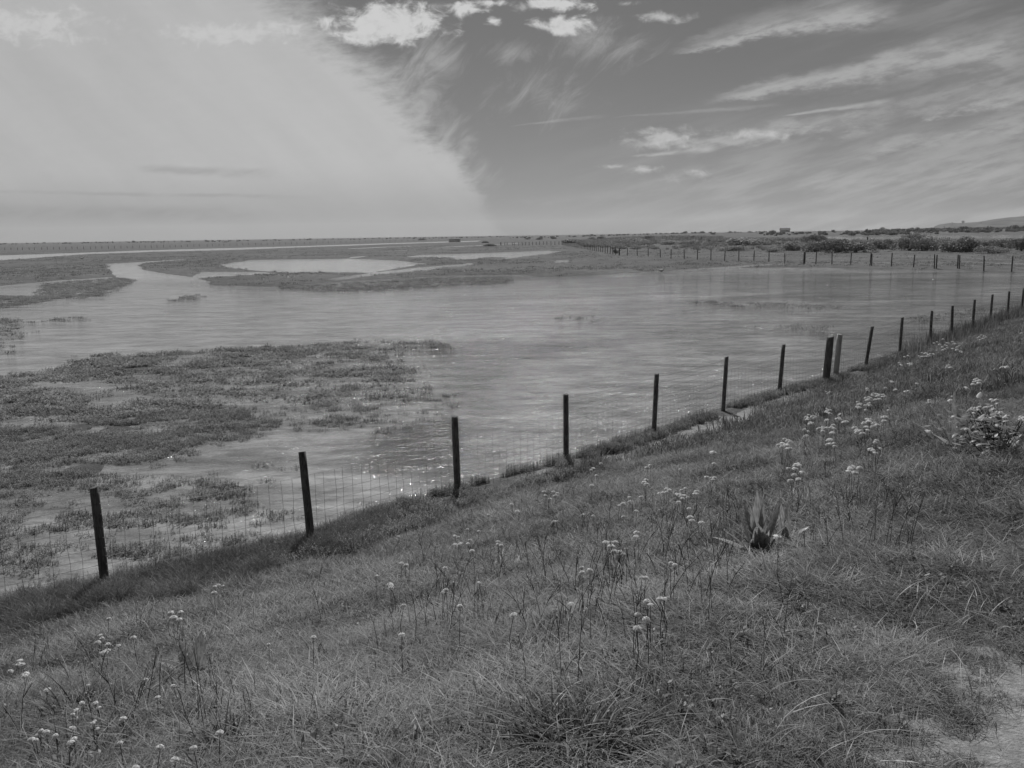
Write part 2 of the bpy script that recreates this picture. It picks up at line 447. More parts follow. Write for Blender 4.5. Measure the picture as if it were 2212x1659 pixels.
GZ = height(GX.ravel(), GY.ravel()).reshape(GX.shape)
gd = fence_d(GX.ravel(), GY.ravel()).reshape(GX.shape)
along = GX
sand = strip_mask(GX, GY, gd)
path = path_mask(GX, GY)
GSAND = np.clip(np.maximum(sand, path), 0, 1)
ground = grid_obj('ground', GX, GY, GZ, M_GROUND, {'sand': GSAND})
tag(ground, 'flat grazing marsh, sand and sloping grass bank', None)

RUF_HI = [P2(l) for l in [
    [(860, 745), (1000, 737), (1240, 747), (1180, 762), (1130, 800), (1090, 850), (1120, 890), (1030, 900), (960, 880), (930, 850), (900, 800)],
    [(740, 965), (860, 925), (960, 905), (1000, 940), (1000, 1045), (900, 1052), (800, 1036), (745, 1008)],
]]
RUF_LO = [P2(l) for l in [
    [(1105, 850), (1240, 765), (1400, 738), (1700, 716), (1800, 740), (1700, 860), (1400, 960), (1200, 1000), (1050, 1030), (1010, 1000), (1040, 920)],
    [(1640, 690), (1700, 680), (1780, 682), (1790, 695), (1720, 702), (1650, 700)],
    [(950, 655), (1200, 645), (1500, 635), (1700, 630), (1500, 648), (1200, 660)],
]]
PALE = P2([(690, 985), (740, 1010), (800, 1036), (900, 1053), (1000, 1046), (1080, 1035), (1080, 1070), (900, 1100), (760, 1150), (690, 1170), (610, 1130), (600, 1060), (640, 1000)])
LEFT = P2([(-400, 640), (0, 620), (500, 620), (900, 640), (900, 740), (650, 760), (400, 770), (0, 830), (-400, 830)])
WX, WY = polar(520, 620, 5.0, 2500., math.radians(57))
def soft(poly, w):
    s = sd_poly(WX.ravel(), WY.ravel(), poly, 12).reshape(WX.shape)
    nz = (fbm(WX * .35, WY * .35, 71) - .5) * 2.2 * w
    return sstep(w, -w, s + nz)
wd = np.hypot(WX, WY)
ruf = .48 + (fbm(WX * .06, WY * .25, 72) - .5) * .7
silt_and_sheen = .175 + (fbm(WX * .06, WY * .22, 73) - .5) * .26  # light and dark wind streaks painted into the water's base colour
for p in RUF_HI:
    s = soft(p, .7); ruf = ruf * (1 - s) + .42 * s; silt_and_sheen = silt_and_sheen * (1 - s) + .08 * s  # weaker sky reflection of ruffled patches painted as a darker base colour
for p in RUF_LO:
    s = soft(p, 1.0); ruf = ruf * (1 - s) + .36 * s; silt_and_sheen = silt_and_sheen * (1 - s) + .25 * s  # brighter reflection of calm patches painted as a lighter base colour
s = soft(LEFT, 4.); ruf = ruf * (1 - .5 * s); silt_and_sheen = silt_and_sheen * (1 - s) + .24 * s  # bright cloud reflection on the left water painted into the base colour
s = soft(PALE, .25); ruf = ruf * (1 - .9 * s); silt_and_sheen = silt_and_sheen * (1 - s) + (.2 + .2 * fbm(WX * 1.5, WY * 3, 74)) * s
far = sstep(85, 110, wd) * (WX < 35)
ruf = ruf * (1 - far) + .5 * far; silt_and_sheen = silt_and_sheen * (1 - far) + .4 * far  # sky shine of the far pools painted as a pale base colour
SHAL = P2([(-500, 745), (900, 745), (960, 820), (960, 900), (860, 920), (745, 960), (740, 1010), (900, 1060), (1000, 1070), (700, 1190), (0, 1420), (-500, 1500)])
s2 = soft(SHAL, .8) * (1 - s); silt_and_sheen = silt_and_sheen * (1 - s2) + (.19 + .12 * fbm(WX * .8, WY * 1.6, 75)) * s2; ruf = ruf * (1 - .4 * s2)
nearl = sstep(16, 11, wd) * (1 - s); silt_and_sheen = silt_and_sheen * (1 - nearl) + .25 * nearl; ruf = ruf * (1 - .6 * nearl)
water = grid_obj('water', WX, WY, np.zeros_like(WX), M_WATER, {'ruffle': np.clip(ruf, 0, 1), 'silt_and_sheen': np.clip(silt_and_sheen, .03, .5)})
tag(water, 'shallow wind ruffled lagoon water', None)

# ------------------------------------------------------------------ scatter (geometry nodes; only for what nobody could count)
def scatter(name, pts, scl, protos, label, tilt=None, rot=None):
    n = len(pts)
    me = bpy.data.meshes.new(name); me.vertices.add(n)
    me.vertices.foreach_set('co', np.asarray(pts, np.float32).ravel())
    a = me.attributes.new('rot', 'FLOAT_VECTOR', 'POINT')
    rv = np.zeros((n, 3), np.float32); rv[:, 2] = RNG.uniform(0, 6.283, n) if rot is None else rot
    rv[:, 0] = RNG.normal(0, .12, n) if tilt is None else tilt
    a.data.foreach_set('vector', rv.ravel())
    a = me.attributes.new('scl', 'FLOAT', 'POINT'); a.data.foreach_set('value', np.asarray(scl, np.float32))
    a = me.attributes.new('idx', 'INT', 'POINT'); a.data.foreach_set('value', RNG.integers(0, len(protos), n).astype(np.int32))
    o = bpy.data.objects.new(name, me); COL.objects.link(o)
    c = bpy.data.collections.new(name + '_source')
    for p in protos: c.objects.link(p)
    g = bpy.data.node_groups.new(name, 'GeometryNodeTree')
    g.interface.new_socket('Geometry', in_out='INPUT', socket_type='NodeSocketGeometry')
    g.interface.new_socket('Geometry', in_out='OUTPUT', socket_type='NodeSocketGeometry')
    N = g.nodes.new; L = g.links.new
    gi = N('NodeGroupInput'); go = N('NodeGroupOutput'); ip = N('GeometryNodeInstanceOnPoints'); ci = N('GeometryNodeCollectionInfo')
    ci.inputs['Collection'].default_value = c; ci.inputs['Separate Children'].default_value = True; ci.inputs['Reset Children'].default_value = True
    def na(nm, ty):
        q = N('GeometryNodeInputNamedAttribute'); q.data_type = ty; q.inputs[0].default_value = nm; return q.outputs[0]
    L(gi.outputs[0], ip.inputs['Points']); L(ci.outputs[0], ip.inputs['Instance']); ip.inputs['Pick Instance'].default_value = True
    L(na('idx', 'INT'), ip.inputs['Instance Index']); L(na('rot', 'FLOAT_VECTOR'), ip.inputs['Rotation']); L(na('scl', 'FLOAT'), ip.inputs['Scale'])
    L(ip.outputs[0], go.inputs[0])
    md = o.modifiers.new('scatter', 'NODES'); md.node_group = g
    return tag(o, label, None, None, 'stuff')

def blade(mb, base, h, lean, ang, w, seg=4, droop=1.0, tone=None):
    mb.t = random.random() if tone is None else tone
    dx, dy = math.cos(ang), math.sin(ang)
    pts = []; wid = []
    for i in range(seg + 1):
        t = i / seg
        out = lean * t ** 1.8; up = h * (t - .35 * droop * t ** 2.6)
        pts.append((base[0] + dx * out, base[1] + dy * out, base[2] + up)); wid.append(w * .5 * (1 - t ** 2.2) + .0004)
    a = ang + math.pi / 2 + random.uniform(-.7, .7)
    mb.strip(pts, wid, (math.cos(a), math.sin(a), random.uniform(-.3, .3)))

def clump(name, n, rad, h0, h1, w, mat, lean=(.3, 1.0), seg=4, droop=(.3, 1.3)):
    mb = MB()
    for _ in range(n):
        r = rad * math.sqrt(random.random()); a = random.uniform(0, 6.283)
        h = random.uniform(h0, h1); 
        blade(mb, (r * math.cos(a), r * math.sin(a), -.02), h, h * random.uniform(*lean), random.uniform(0, 6.283), w * random.uniform(.6, 1.3), seg, random.uniform(*droop), random.random() ** 1.6)
    return mb.build(name, mat, link=False)

def sample_view(x0, x1, y0, y1, n):
    return RNG.uniform(x0, x1, n), RNG.uniform(y0, y1, n)

def in_view(x, y, pad=1.5):
    return (np.abs(x) < .60 * y + pad)

near_p = [clump('turf', 84, .08, .02, .085, .0029, M_GRASS, (.5, 2.0), 4, (.5, 1.9)) for _ in range(8)]
mid_p = [clump('turf', 74, .12, .04, .12, .0043, M_GRASS, (.4, 1.4), 4, (.5, 1.6)) for _ in range(6)]
far_p = [clump('turf', 56, .25, .08, .21, .011, M_GRASS, (.2, .8), 3) for _ in range(5)]
long_p = [clump('long_turf', 60, .16, .22, .5, .007, M_LONG, (.2, .9), 5) for _ in range(4)]

def bank_points(n, xr, yr, r0, r1, dens_fn=None, dmin=.55, dmax=14):
    x, y = sample_view(*xr, *yr, n); r = np.hypot(x, y)
    d = fence_d(x, y)
    k = (r > r0) & (r < r1) & in_view(x, y) & (d > dmin) & (d < dmax)
    x, y, d = x[k], y[k], d[k]
    sandy = path_mask(x, y)
    sandy = np.maximum(sandy, strip_mask(x, y, d))
    tx_, ty_ = hit(1255, 1640)[0][:2]
    sandy = np.maximum(sandy, sstep(.34, .2, np.hypot(x - tx_, y - ty_)))
    keep = RNG.random(len(x)) > sandy * .9
    x, y, d = x[keep], y[keep], d[keep]
    g = fbm(x * 1.1, y * 1.1, 81) * .6 + fbm(x * 4.5, y * 4.5, 82, 3) * .55 - .05
    shortn = 1 - .3 * sstep(8.3, 9.4, d)
    sc = np.clip(.2 + 1.65 * g, .3, 1.8) * shortn * RNG.uniform(.75, 1.25, len(x))
    return np.stack([x, y, height(x, y, False)], -1), sc
p, s = bank_points(60000, (-6, 6), (.3, 8), 0, 6.2); scatter('grass', p, s, near_p, 'tangled grass on the bank close by')
p, s = bank_points(60000, (-9, 12), (3, 16), 6.0, 14.5); scatter('grass', p, s * 1.05, mid_p, 'rough grass on the bank slope')
p, s = bank_points(90000, (-2, 45), (8, 60), 14.2, 60, None, .5, 22); scatter('grass', p, s, far_p, 'grass on the bank further along')
# long dark grass along the foot of the bank, left; and reedy grass by the far posts
x, y = sample_view(-9, 0, 3, 13, 26000); d = fence_d(x, y)
nn = fbm(x * .8, y * .8, 91)
k = (d > -.35) & (d < .15 + 1.5 * fbm(x * 1.7, y * 1.7, 92)) & in_view(x, y) & (x < -2.4 + nn * 1.5)
x, y = x[k], y[k]; scatter('long_grass', np.stack([x, y, height(x, y, False)], -1), RNG.uniform(.3, .65, len(x)), long_p, 'long soft dark grass along the foot of the bank')
reed_p = []
for _ in range(4):
    mb = MB()
    for _ in range(14):
        r = .2 * math.sqrt(random.random()); a = random.uniform(0, 6.283); h = random.uniform(.25, .6)
        blade(mb, (r * math.cos(a), r * math.sin(a), -.02), h, h * random.uniform(.05, .3), random.uniform(0, 6.28), .02, 3, .1)
    reed_p.append(mb.build('reed', M_LONG, link=False))
x, y = sample_view(11, 40, 24, 60, 16000); d = fence_d(x, y)
k = (d > -.7) & (d < .75) & in_view(x, y) & (RNG.random(len(x)) < sstep(11, 15, x) * np.where(d < -.2, .35, 1))
x, y = x[k], y[k]; scatter('reeds', np.stack([x, y, np.maximum(height(x, y, False), -.05)], -1), RNG.uniform(.5, 1.1, len(x)), reed_p, 'upright reedy grass along the far end of the near fence')

# leafy mat (sea purslane) along the fence foot, saltmarsh plants in the shallows
def leafy(name, n, rad, h0, h1, lw, mat, stems=True):
    mb = MB()
    for _ in range(n):
        r = rad * math.sqrt(random.random()); a = random.uniform(0, 6.283); h = random.uniform(h0, h1)
        bx, by = r * math.cos(a), r * math.sin(a); lx, ly = random.gauss(0, .15) * h, random.gauss(0, .15) * h
        mb.t = .1
        if stems: mb.tube([(bx, by, -.03), (bx + lx, by + ly, h)], [.0025, .0015], 3, False)
        for j in range(7):
            t = .25 + .75 * j / 6; an = random.uniform(0, 6.283); L = lw * random.uniform(1.2, 2.2); mb.t = random.random()
            p0 = Vector((bx + lx * t, by + ly * t, h * t)); dr = Vector((math.cos(an), math.sin(an), random.uniform(.1, .9)))
            mb.strip([p0, p0 + dr * L * .5, p0 + dr * L], [.001, lw * .5, .001], (-math.sin(an), math.cos(an), 0))
    return mb.build(name, mat, link=False)
mat_p = [leafy('purslane', 26, .14, .08, .22, .016, M_SALT) for _ in range(4)]
salt_p = [leafy('glasswort', 14, .11, .03, .10, .012, M_SALT) for _ in range(5)]
saltf_p = [leafy('glasswort', 11, .24, .03, .09, .026, M_SALT) for _ in range(4)]
x, y = sample_view(-6, 16, 8, 30, 60000); d = fence_d(x, y); nn = fbm(x * .9, y * .9, 95)
wdt = np.where(x < 1, .65, .28) * (.5 + nn)
k = (np.abs(d - np.where(x < 1, .22, .0)) < wdt * (nn > .36)) & in_view(x, y) & (x > -3.4)
x, y = x[k][:9000], y[k][:9000]
scatter('purslane', np.stack([x, y, np.maximum(height(x, y, False), -.02)], -1), RNG.uniform(.35, .85, len(x)), mat_p, 'dark leafy mat of plants along the fence foot')

SP = [(MARSH[0], .9, .8), (MARSH[1], .75, .2), (MARSH[2], .8, .6)]
SP.append((P2([(-200, 868), (300, 868), (420, 862), (520, 880), (572, 905), (540, 925), (430, 975), (330, 1000), (200, 1035), (-200, 1045)]), 1.0, 1))
SPARSE = [(P2(l), a) for l, a in [
    ([(-150, 1050), (200, 1035), (400, 1040), (560, 1100), (600, 1170), (420, 1230), (200, 1300), (-150, 1400)], .78),
    ([(400, 790), (700, 745), (880, 790), (960, 850), (930, 880), (860, 905), (700, 925), (560, 930), (440, 975), (560, 905), (420, 862), (250, 850), (250, 815)], .6),
    ([(60, 698), (70, 690), (190, 684), (195, 690)], .6), ([(385, 648), (395, 640), (435, 637), (430, 646)], .4),
    ([(520, 768), (800, 735), (960, 742), (960, 756), (800, 770)], .5), ([(1630, 712), (1640, 702), (1790, 706), (1780, 715)], .12),
    ([(1220, 690), (1225, 682), (1300, 684), (1295, 692)], .2), ([(90, 640), (100, 612), (260, 600), (290, 605), (240, 630), (180, 645)], .5),
    ([(780, 945), (880, 905), (960, 900), (960, 915), (860, 935)], .45), ([(0, 690), (0, 770), (30, 775), (20, 690)], .4),
    ([(1500, 660), (1520, 650), (1800, 660), (1790, 668)], .0), ([(600, 620), (950, 600), (1100, 598), (1100, 612), (700, 632)], .4),
    ([(1950, 690), (2200, 655), (2212, 662), (1990, 700)], .05)]]
allp = []; allf = []
for poly, a, pw in SP:
    lo, hi = poly.min(0), poly.max(0); area = (hi[0] - lo[0]) * (hi[1] - lo[1])
    n = int(min(area * 140, 140000)); x, y = sample_view(lo[0] - .5, hi[0] + .5, lo[1] - .5, hi[1] + .5, n)
    sdn = sd_poly(x, y, poly) + (fbm(x * .7, y * .7, 97) - .5) * 2.2
    k = (sdn < RNG.normal(0, .25, n)) & in_view(x, y, 1) & (RNG.random(n) < a * (sstep(.38, .5, fbm(x * .9, y * 1.3, 98)) * sstep(.25, .5, fbm(x * 3.1, y * 3.1, 96)) + .06))
    allp.append(np.stack([x[k], y[k]], -1))
for poly, a in SPARSE:
    lo, hi = poly.min(0), poly.max(0); area = (hi[0] - lo[0]) * (hi[1] - lo[1])
    n = int(min(area * 150, 120000)); x, y = sample_view(lo[0] - .5, hi[0] + .5, lo[1] - .5, hi[1] + .5, n)
    sdn = sd_poly(x, y, poly) + (fbm(x * .7, y * .7, 97) - .5) * 1.6
    cl = fbm(x * 1.3, y * 1.7, 99)
    pr = sstep(.67 - a * .28, .8 - a * .28, cl) * .75 + .075
    k = (sdn < RNG.normal(0, .3, n)) & in_view(x, y, 1) & (RNG.random(n) < pr)
    allp.append(np.stack([x[k], y[k]], -1))
q = np.vstack(allp); r = np.hypot(q[:, 0], q[:, 1]); dd = fence_d(q[:, 0], q[:, 1])
q = q[dd < -.1]; r = r[dd < -.1]
z = np.maximum(height(q[:, 0], q[:, 1]), -.02)
nr = r < 22
keepf = RNG.random(len(q)) < .45
for sel, pr, nm in ((nr, salt_p, 'close to the fence'), (~nr & keepf, saltf_p, 'further out in the lagoon')):
    scatter('saltmarsh_plants', np.stack([q[sel, 0], q[sel, 1], z[sel]], -1), RNG.uniform(.5, 1.2, sel.sum()), pr, 'low saltmarsh plants standing in shallow water ' + nm)

# rough tufts over the far marsh land
tuft_p = [clump('tuft', 22, .45, .07, .2, .045, M_SALT, (.2, .8), 3) for _ in range(4)]
RR = np.exp(RNG.uniform(math.log(60), math.log(420), 60000)); AA = RNG.uniform(-.56, .56, 60000)
x, y = RR * np.sin(AA), RR * np.cos(AA); z = height(x, y); nn = fbm(x * .08, y * .08, 101)
k = (z > .04) & (RNG.random(len(x)) < sstep(.45, .7, nn) * .4 + .05)
x, y, z = x[k], y[k], z[k]
scatter('marsh_tufts', np.stack([x, y, z], -1), RNG.uniform(.5, 1.6, len(x)), tuft_p, 'rough grass tufts on the far marsh')
scrub_p = [leafy('scrub', 40, .8, .3, 1.0, .11, M_SCRUB) for _ in range(4)]
lo, hi = DUNE.min(0), DUNE.max(0)
x, y = sample_view(lo[0], hi[0], lo[1], hi[1], 26000); sdn = sd_poly(x, y, DUNE, 20); nn = fbm(x * .07, y * .07, 103)
k = (sdn < 0) & (RNG.random(len(x)) < sstep(.42, .6, nn) * .5 + .03); x, y = x[k][:5000], y[k][:5000]
scatter('scrub', np.stack([x, y, height(x, y)], -1), RNG.uniform(.4, 1.1, len(x)), scrub_p, 'pale rough scrub and tall grass behind the far fence')

M_HERB = leaf('bank herbs', .09, .26, .35, .03, .45, .3)
herb_p = [leafy('herb', 7, .07, .015, .07, .013, M_HERB) for _ in range(5)]
x, y = sample_view(-8, 14, 1.5, 18, 60000); d = fence_d(x, y); r = np.hypot(x, y)
hp = fbm(x * 1.6, y * 1.6, 121)
k = (d > 1.2) & (d < 11) & in_view(x, y) & (r < 17) & (RNG.random(len(x)) < sstep(.5, .66, hp) * .55 + .03) & (path_mask(x, y) < .5)
x, y = x[k], y[k]
scatter('herbs', np.stack([x, y, height(x, y, False)], -1), RNG.uniform(.45, 1.05, len(x)), herb_p, 'small leafy herbs and clover mixed into the bank turf')
# dry stems, buds and straw in the bank grass
def stemset(name, n, mat, h0, h1, buds):
    mb = MB()
    for _ in range(n):
        bx, by = random.gauss(0, .08), random.gauss(0, .08); h = random.uniform(h0, h1); an = random.uniform(0, 6.28); L = h * random.uniform(.1, .6)
        mb.t = random.random(); mb.m = 0
        pts = [(bx + math.cos(an) * L * t * t, by + math.sin(an) * L * t * t, h * t - .02) for t in (0, .35, .7, 1)]
        mb.tube(pts, [.0026, .0022, .0018, .0012], 4, False)
        if buds:
            for b in range(random.randint(1, 4)):
                p = Vector(pts[-1]) + Vector((random.gauss(0, .025), random.gauss(0, .025), random.uniform(-.05, .02)))
                mb.tube([pts[2], p], [.0012, .001], 3, False)
                if random.random() < .6:
                    mb.m = 1; mb.t = .3; mb.tube([p, p + Vector((0, 0, .004)), p + Vector((0, 0, .009))], [.0025, .005, .002], 5); mb.m = 0
    return mb.build(name, [mat, M_PETAL], link=False)
stem_p = [stemset('dry_stem', 3, M_STEM, .18, .42, True) for _ in range(6)]
straw_p = []
for _ in range(5):
    mb = MB()
    for _ in range(3): blade(mb, (random.gauss(0, .05), random.gauss(0, .05), 0), random.uniform(.1, .26), random.uniform(.05, .22), random.uniform(0, 6.28), .004, 5, random.uniform(.5, 1.2))
    straw_p.append(mb.build('straw', M_STRAW, link=False))
STEMPX = []
for (xa, xb, ya, yb, n) in [(860, 1330, 1080, 1400, 85), (1250, 1560, 1090, 1330, 36), (650, 1000, 1200, 1420, 16), (1560, 2000, 900, 1200, 60), (1800, 2150, 780, 1000, 60), (0, 700, 1350, 1640, 22), (1100, 1700, 1280, 1500, 12)]:
    STEMPX += list(zip(RNG.uniform(xa, xb, n), RNG.uniform(ya, yb, n)))
sp = hit(*np.array(STEMPX).T)
scatter('dry_stems', sp, RNG.uniform(.45, .95, len(sp)), stem_p, 'thin dark dry stems with small buds in the bank grass')
tp = hit(RNG.uniform(0, 2212, 380), RNG.uniform(900, 1700, 380)); dd = fence_d(tp[:, 0], tp[:, 1]); tp = tp[dd > 1]
scatter('straw', tp, RNG.uniform(.5, 1.1, len(tp)), straw_p, 'bleached bent straws in the bank grass')

# ------------------------------------------------------------------ near fence: posts, netting, strands
def ordinal(i):
    w = ['first', 'second', 'third', 'fourth', 'fifth', 'sixth', 'seventh', 'eighth', 'ninth', 'tenth', 'eleventh', 'twelfth', 'thirteenth', 'fourteenth', 'fifteenth', 'sixteenth', 'seventeenth', 'eighteenth', 'nineteenth', 'twentieth']
    return w[i]
fence = empty('wire_fence', (NP[0][0], NP[0][1], .1), 0, 'wire netting fence on dark round posts along the water edge below the bank', 'fence')
FO = Vector((NP[0][0], NP[0][1], .1))
def post_mesh(h, r, seed, lean=(0, 0), n=14, rough=.05):
    rs = random.Random(seed); mb = MB(); rows = 9; vs = []; fs = []
    ph = [rs.uniform(0, 6.28) for _ in range(4)]
    for i in range(rows):
        t = i / (rows - 1); z = -.35 + t * (h + .35)
        for k in range(n):
            th = 2 * math.pi * k / n
            rr = r * (1.06 - .1 * t + rough * math.sin(th * 2 + ph[0] + t * 2) + rough * .6 * math.sin(th * 5 + ph[1] + t) + rs.uniform(-.02, .02))
            ztop = z + (r * .25 * math.cos(th + ph[2]) if i == rows - 1 else 0)
            f = max(0, z) / h
            vs.append((rr * math.cos(th) + lean[0] * f, rr * math.sin(th) + lean[1] * f, ztop))
    for i in range(rows - 1):
        for k in range(n): fs.append((i * n + k, i * n + (k + 1) % n, (i + 1) * n + (k + 1) % n, (i + 1) * n + k))
    b = len(vs); vs.append((lean[0], lean[1], h - .002)); 
    for k in range(n): fs.append(((rows - 1) * n + k, (rows - 1) * n + (k + 1) % n, b))
    mb.add(vs, fs); return mb
posts = [(float(FL[0][0] + d0[0] * 2.4), float(FL[0][1] + d0[1] * 2.4)) * 2] + NP
posts = [(p[0], p[1], p[2], p[3]) for p in posts] + [(*(FL[-1] + d1 * 2.5), *(FL[-1] + d1 * 2.5)), (*(FL[-1] + d1 * 5), *(FL[-1] + d1 * 5))]
for i, p in enumerate(posts):
    gz = float(height(np.array([p[0]]), np.array([p[1]]), False)[0])
    r = .046 if i > 3 else .05
    h = 1.3 - gz
    mt = M_POST; lab = None
    if i == 8: r = .085; lab = 'thick gnarled dark post'
    if i == 9: r = .07; mt = M_POST_PALE; lab = 'thick pale round post'
    ln = (p[2] - p[0], p[3] - p[1]) if 0 < i < 12 else (random.gauss(0, .02), random.gauss(0, .02))
    if i in (8, 9): ln = (.07, .0)
    ln = (max(-.25, min(.25, ln[0])), max(-.2, min(.2, ln[1] * .4)))
    o = post_mesh(h, r, 100 + i, ln, 16, .09 if i == 8 else .04).build('post', mt, fence, True)
    o.location = Vector((p[0], p[1], gz)) - FO
    if lab: o['label'] = lab
PB = [Vector((p[0], p[1], float(height(np.array([p[0]]), np.array([p[1]]), False)[0]))) for p in posts]
PT = [Vector((p[0] * .4 + p[2] * .6, p[1] * .4 + p[3] * .6, 1.3)) if 0 < i < 12 else Vector((p[0], p[1], 1.3)) for i, p in enumerate(posts)]
net = MB(); top = MB()
HZ = [.88, .735, .61, .495, .395, .305, .22, .14, .06]
side = Vector((.7, -.7, 0)) * .055
for i in range(len(PB) - 1):
    a0, b0, a1, b1 = PB[i] + side, PT[i] + side, PB[i + 1] + side, PT[i + 1] + side
    L = (a1 - a0).length; nseg = max(4, int(L / .3))
    def pt(u, z):
        lo = a0.lerp(a1, u); hi = b0.lerp(b1, u); f = z / 1.18
        p = lo.lerp(hi, f); return p + Vector((0, 0, -.018 * math.sin(math.pi * u)))
    rw = .0025 + .0008 * min(1, max(0, (a0.length - 12) / 15))
    for z in HZ:
        net.tube([pt(k / nseg, z + random.uniform(-.004, .004)) + Vector((random.gauss(0, .003), random.gauss(0, .003), 0)) for k in range(nseg + 1)], rw, 3, False)
    nv = int(L / .15)
    for k in range(nv):
        u = (k + .5) / nv; jx = random.gauss(0, .008)
        net.tube([pt(min(1, max(0, u + (jx + random.gauss(0, .006)) / L)), z) for z in (HZ[0], .61, .395, .2, .03)], rw * .85, 3, False)
    for z in (1.0, 1.12):
        top.tube([pt(k / nseg, z) + Vector((0, 0, -.02 * math.sin(math.pi * k / nseg))) for k in range(nseg + 1)], rw, 3, False)
for mb, nm in ((net, 'netting'), (top, 'top_strands')):
    mb.v = [(x - FO.x, y - FO.y, z - FO.z) for x, y, z in mb.v]; mb.build(nm, M_WIRE, fence)

# ------------------------------------------------------------------ far fences
def far_fence(pts, h, r, label, name='post_fence', wires=(), thick=(), zfn=None):
    """pts: ground positions (x, y)"""
    a = np.array(pts, float); z = np.maximum(height(a[:, 0], a[:, 1]), -.1)
    root = empty(name, (a[0, 0], a[0, 1], float(z[0])), 0, label, 'fence')
    O = Vector(root.location); ms = []
    for k in range(4):
        rs = random.Random(k); mb = MB(); lx, ly = rs.gauss(0, .03), rs.gauss(0, .03)
        mb.tube([(0, 0, -.3), (lx * .5, ly * .5, h * .5), (lx, ly, h)], [r * 1.05, r, r * .95], 8); ms.append(mb.build('post', M_POST_FAR, None, False, False).data)
    for i, (x, y) in enumerate(a):
        o = bpy.data.objects.new('post', ms[i % 4]); COL.objects.link(o); o.parent = root
        o.location = Vector((x, y, float(z[i]))) - O; o.rotation_euler[2] = random.uniform(0, 6.28)
        s = random.uniform(.94, 1.06); o.scale = ((2.0, 2.0, s) if i in thick else (1, 1, s))
    if wires:
        mb = MB()
        for w in wires: mb.tube([Vector((x, y, float(zz) + w)) - O for (x, y), zz in zip(a, z)], .006, 3, False)
        mb.build('wires', M_WIRE, root)
    return root
front = cB([(75, 520), (200, 520), (353, 527), (523, 537), (710, 555), (873, 570), (1080, 578), (1278, 588), (1488, 597), (1700, 603), (1920, 600), (2150, 605)]) + \
    c3([(92, 398), (226, 402), (385, 415), (483, 417), (617, 415), (772, 417), (932, 425), (947, 425), (1110, 430), (1294, 437), (1468, 445), (1484, 445), (1661, 447), (1677, 448), (1880, 458), (2110, 465), (2330, 474)])
fp = P2(front, .3)
far_fence(fp, 1.35, .06, 'dark post and wire fence across the meadow beyond the lagoon', wires=(1.1, .75, .4), thick=(0, 14))
C0 = fp[0]; C1 = P2(cA([(1085, 362)]), .3)[0]
far_fence([C0 + (C1 - C0) * t for t in np.linspace(.03, 1, 38)], 1.4, .065, 'close dark posts of the fence running away from the meadow corner')
lf = cA([(145, 372), (205, 370), (243, 370), (320, 370), (352, 370), (420, 370), (475, 370), (527, 369), (580, 369), (635, 368), (690, 367), (742, 366), (800, 366), (855, 365), (918, 364), (978, 363), (1040, 362)])
far_fence(P2(lf, .3), 1.3, .09, 'spaced dark posts of the fence across the far marsh past the mound', thick=(0,))
bl = np.array([(10, 540), (100, 539), (240, 537), (387, 533.5), (560, 529), (780, 523.5), (1000, 518.5)])
xs = np.arange(10, 1000, 13.2) + RNG.normal(0, 1.0, 75)
far_fence(P2(list(zip(xs, np.interp(xs, bl[:, 0], bl[:, 1]))), .3), 1.35, .10, 'long low fence of thin posts below the left skyline')
sl = cB([(745, 300), (800, 298), (850, 296), (900, 297), (960, 297), (1010, 300), (1060, 300), (1090, 300), (1130, 299), (1180, 300), (1210, 300), (1260, 299), (1300, 298), (1345, 297)])
far_fence(P2(sl, 1.), 1.5, .09, 'short run of close posts on the scrubby rise', thick=(13,))
sl = c3([(1435, 232), (1452, 232), (1470, 233), (1487, 233), (1505, 233), (1523, 234), (1540, 234), (1557, 234), (1575, 235), (1592, 235)])
far_fence(P2(sl, .6), 1.5, .09, 'short row of posts at the pool edge behind the dark hedge')

# ------------------------------------------------------------------ bushes
def bush_mesh(name, rx, ry, rz, n, lf, mat, seed, link=False):
    rs = random.Random(seed); mb = MB(); vs = []; fs = []
    lobes = [(rs.uniform(-.65, .65) * rx, rs.uniform(-.6, .6) * ry, rs.uniform(.15, .62) * rz, rs.uniform(.32, .55)) for _ in range(9)] + [(0, 0, .35 * rz, .6)]
    for i in range(n):
        cx, cy, cz, s = rs.choice(lobes)
        th = rs.uniform(0, 6.283); cphi = rs.uniform(-.5, 1); sphi = math.sqrt(1 - cphi * cphi); q = rs.uniform(.7, 1.05)
        p = Vector((cx + rx * s * q * sphi * math.cos(th), cy + ry * s * q * sphi * math.sin(th), cz + rz * s * q * cphi))
        if p.z < -.02: p.z = rs.uniform(0, .2)
        u = Vector((rs.gauss(0, 1), rs.gauss(0, 1), rs.gauss(0, .8))).normalized(); w = u.orthogonal().normalized()
        L = lf * rs.uniform(.6, 1.4); mb.t = rs.random()
        mb.strip([p - u * L * .5, p, p + u * L * .5], [.02 * L, L * .28, .02 * L], w)
    for k in range(5):
        a = rs.uniform(0, 6.28); mb.t = 0
        mb.tube([(0, 0, -.2), (math.cos(a) * rx * .3, math.sin(a) * ry * .3, rz * .5)], [.06, .02], 4, False)
    return mb.build(name, mat, None, False, link)
BM = [bush_mesh('bush', 1, 1, 1, 2600, .11, M_DARKLEAF, 200 + k).data for k in range(5)]
BMS = [bush_mesh('bush', 1, 1, 1, 2200, .10, M_SCRUB, 300 + k).data for k in range(3)]
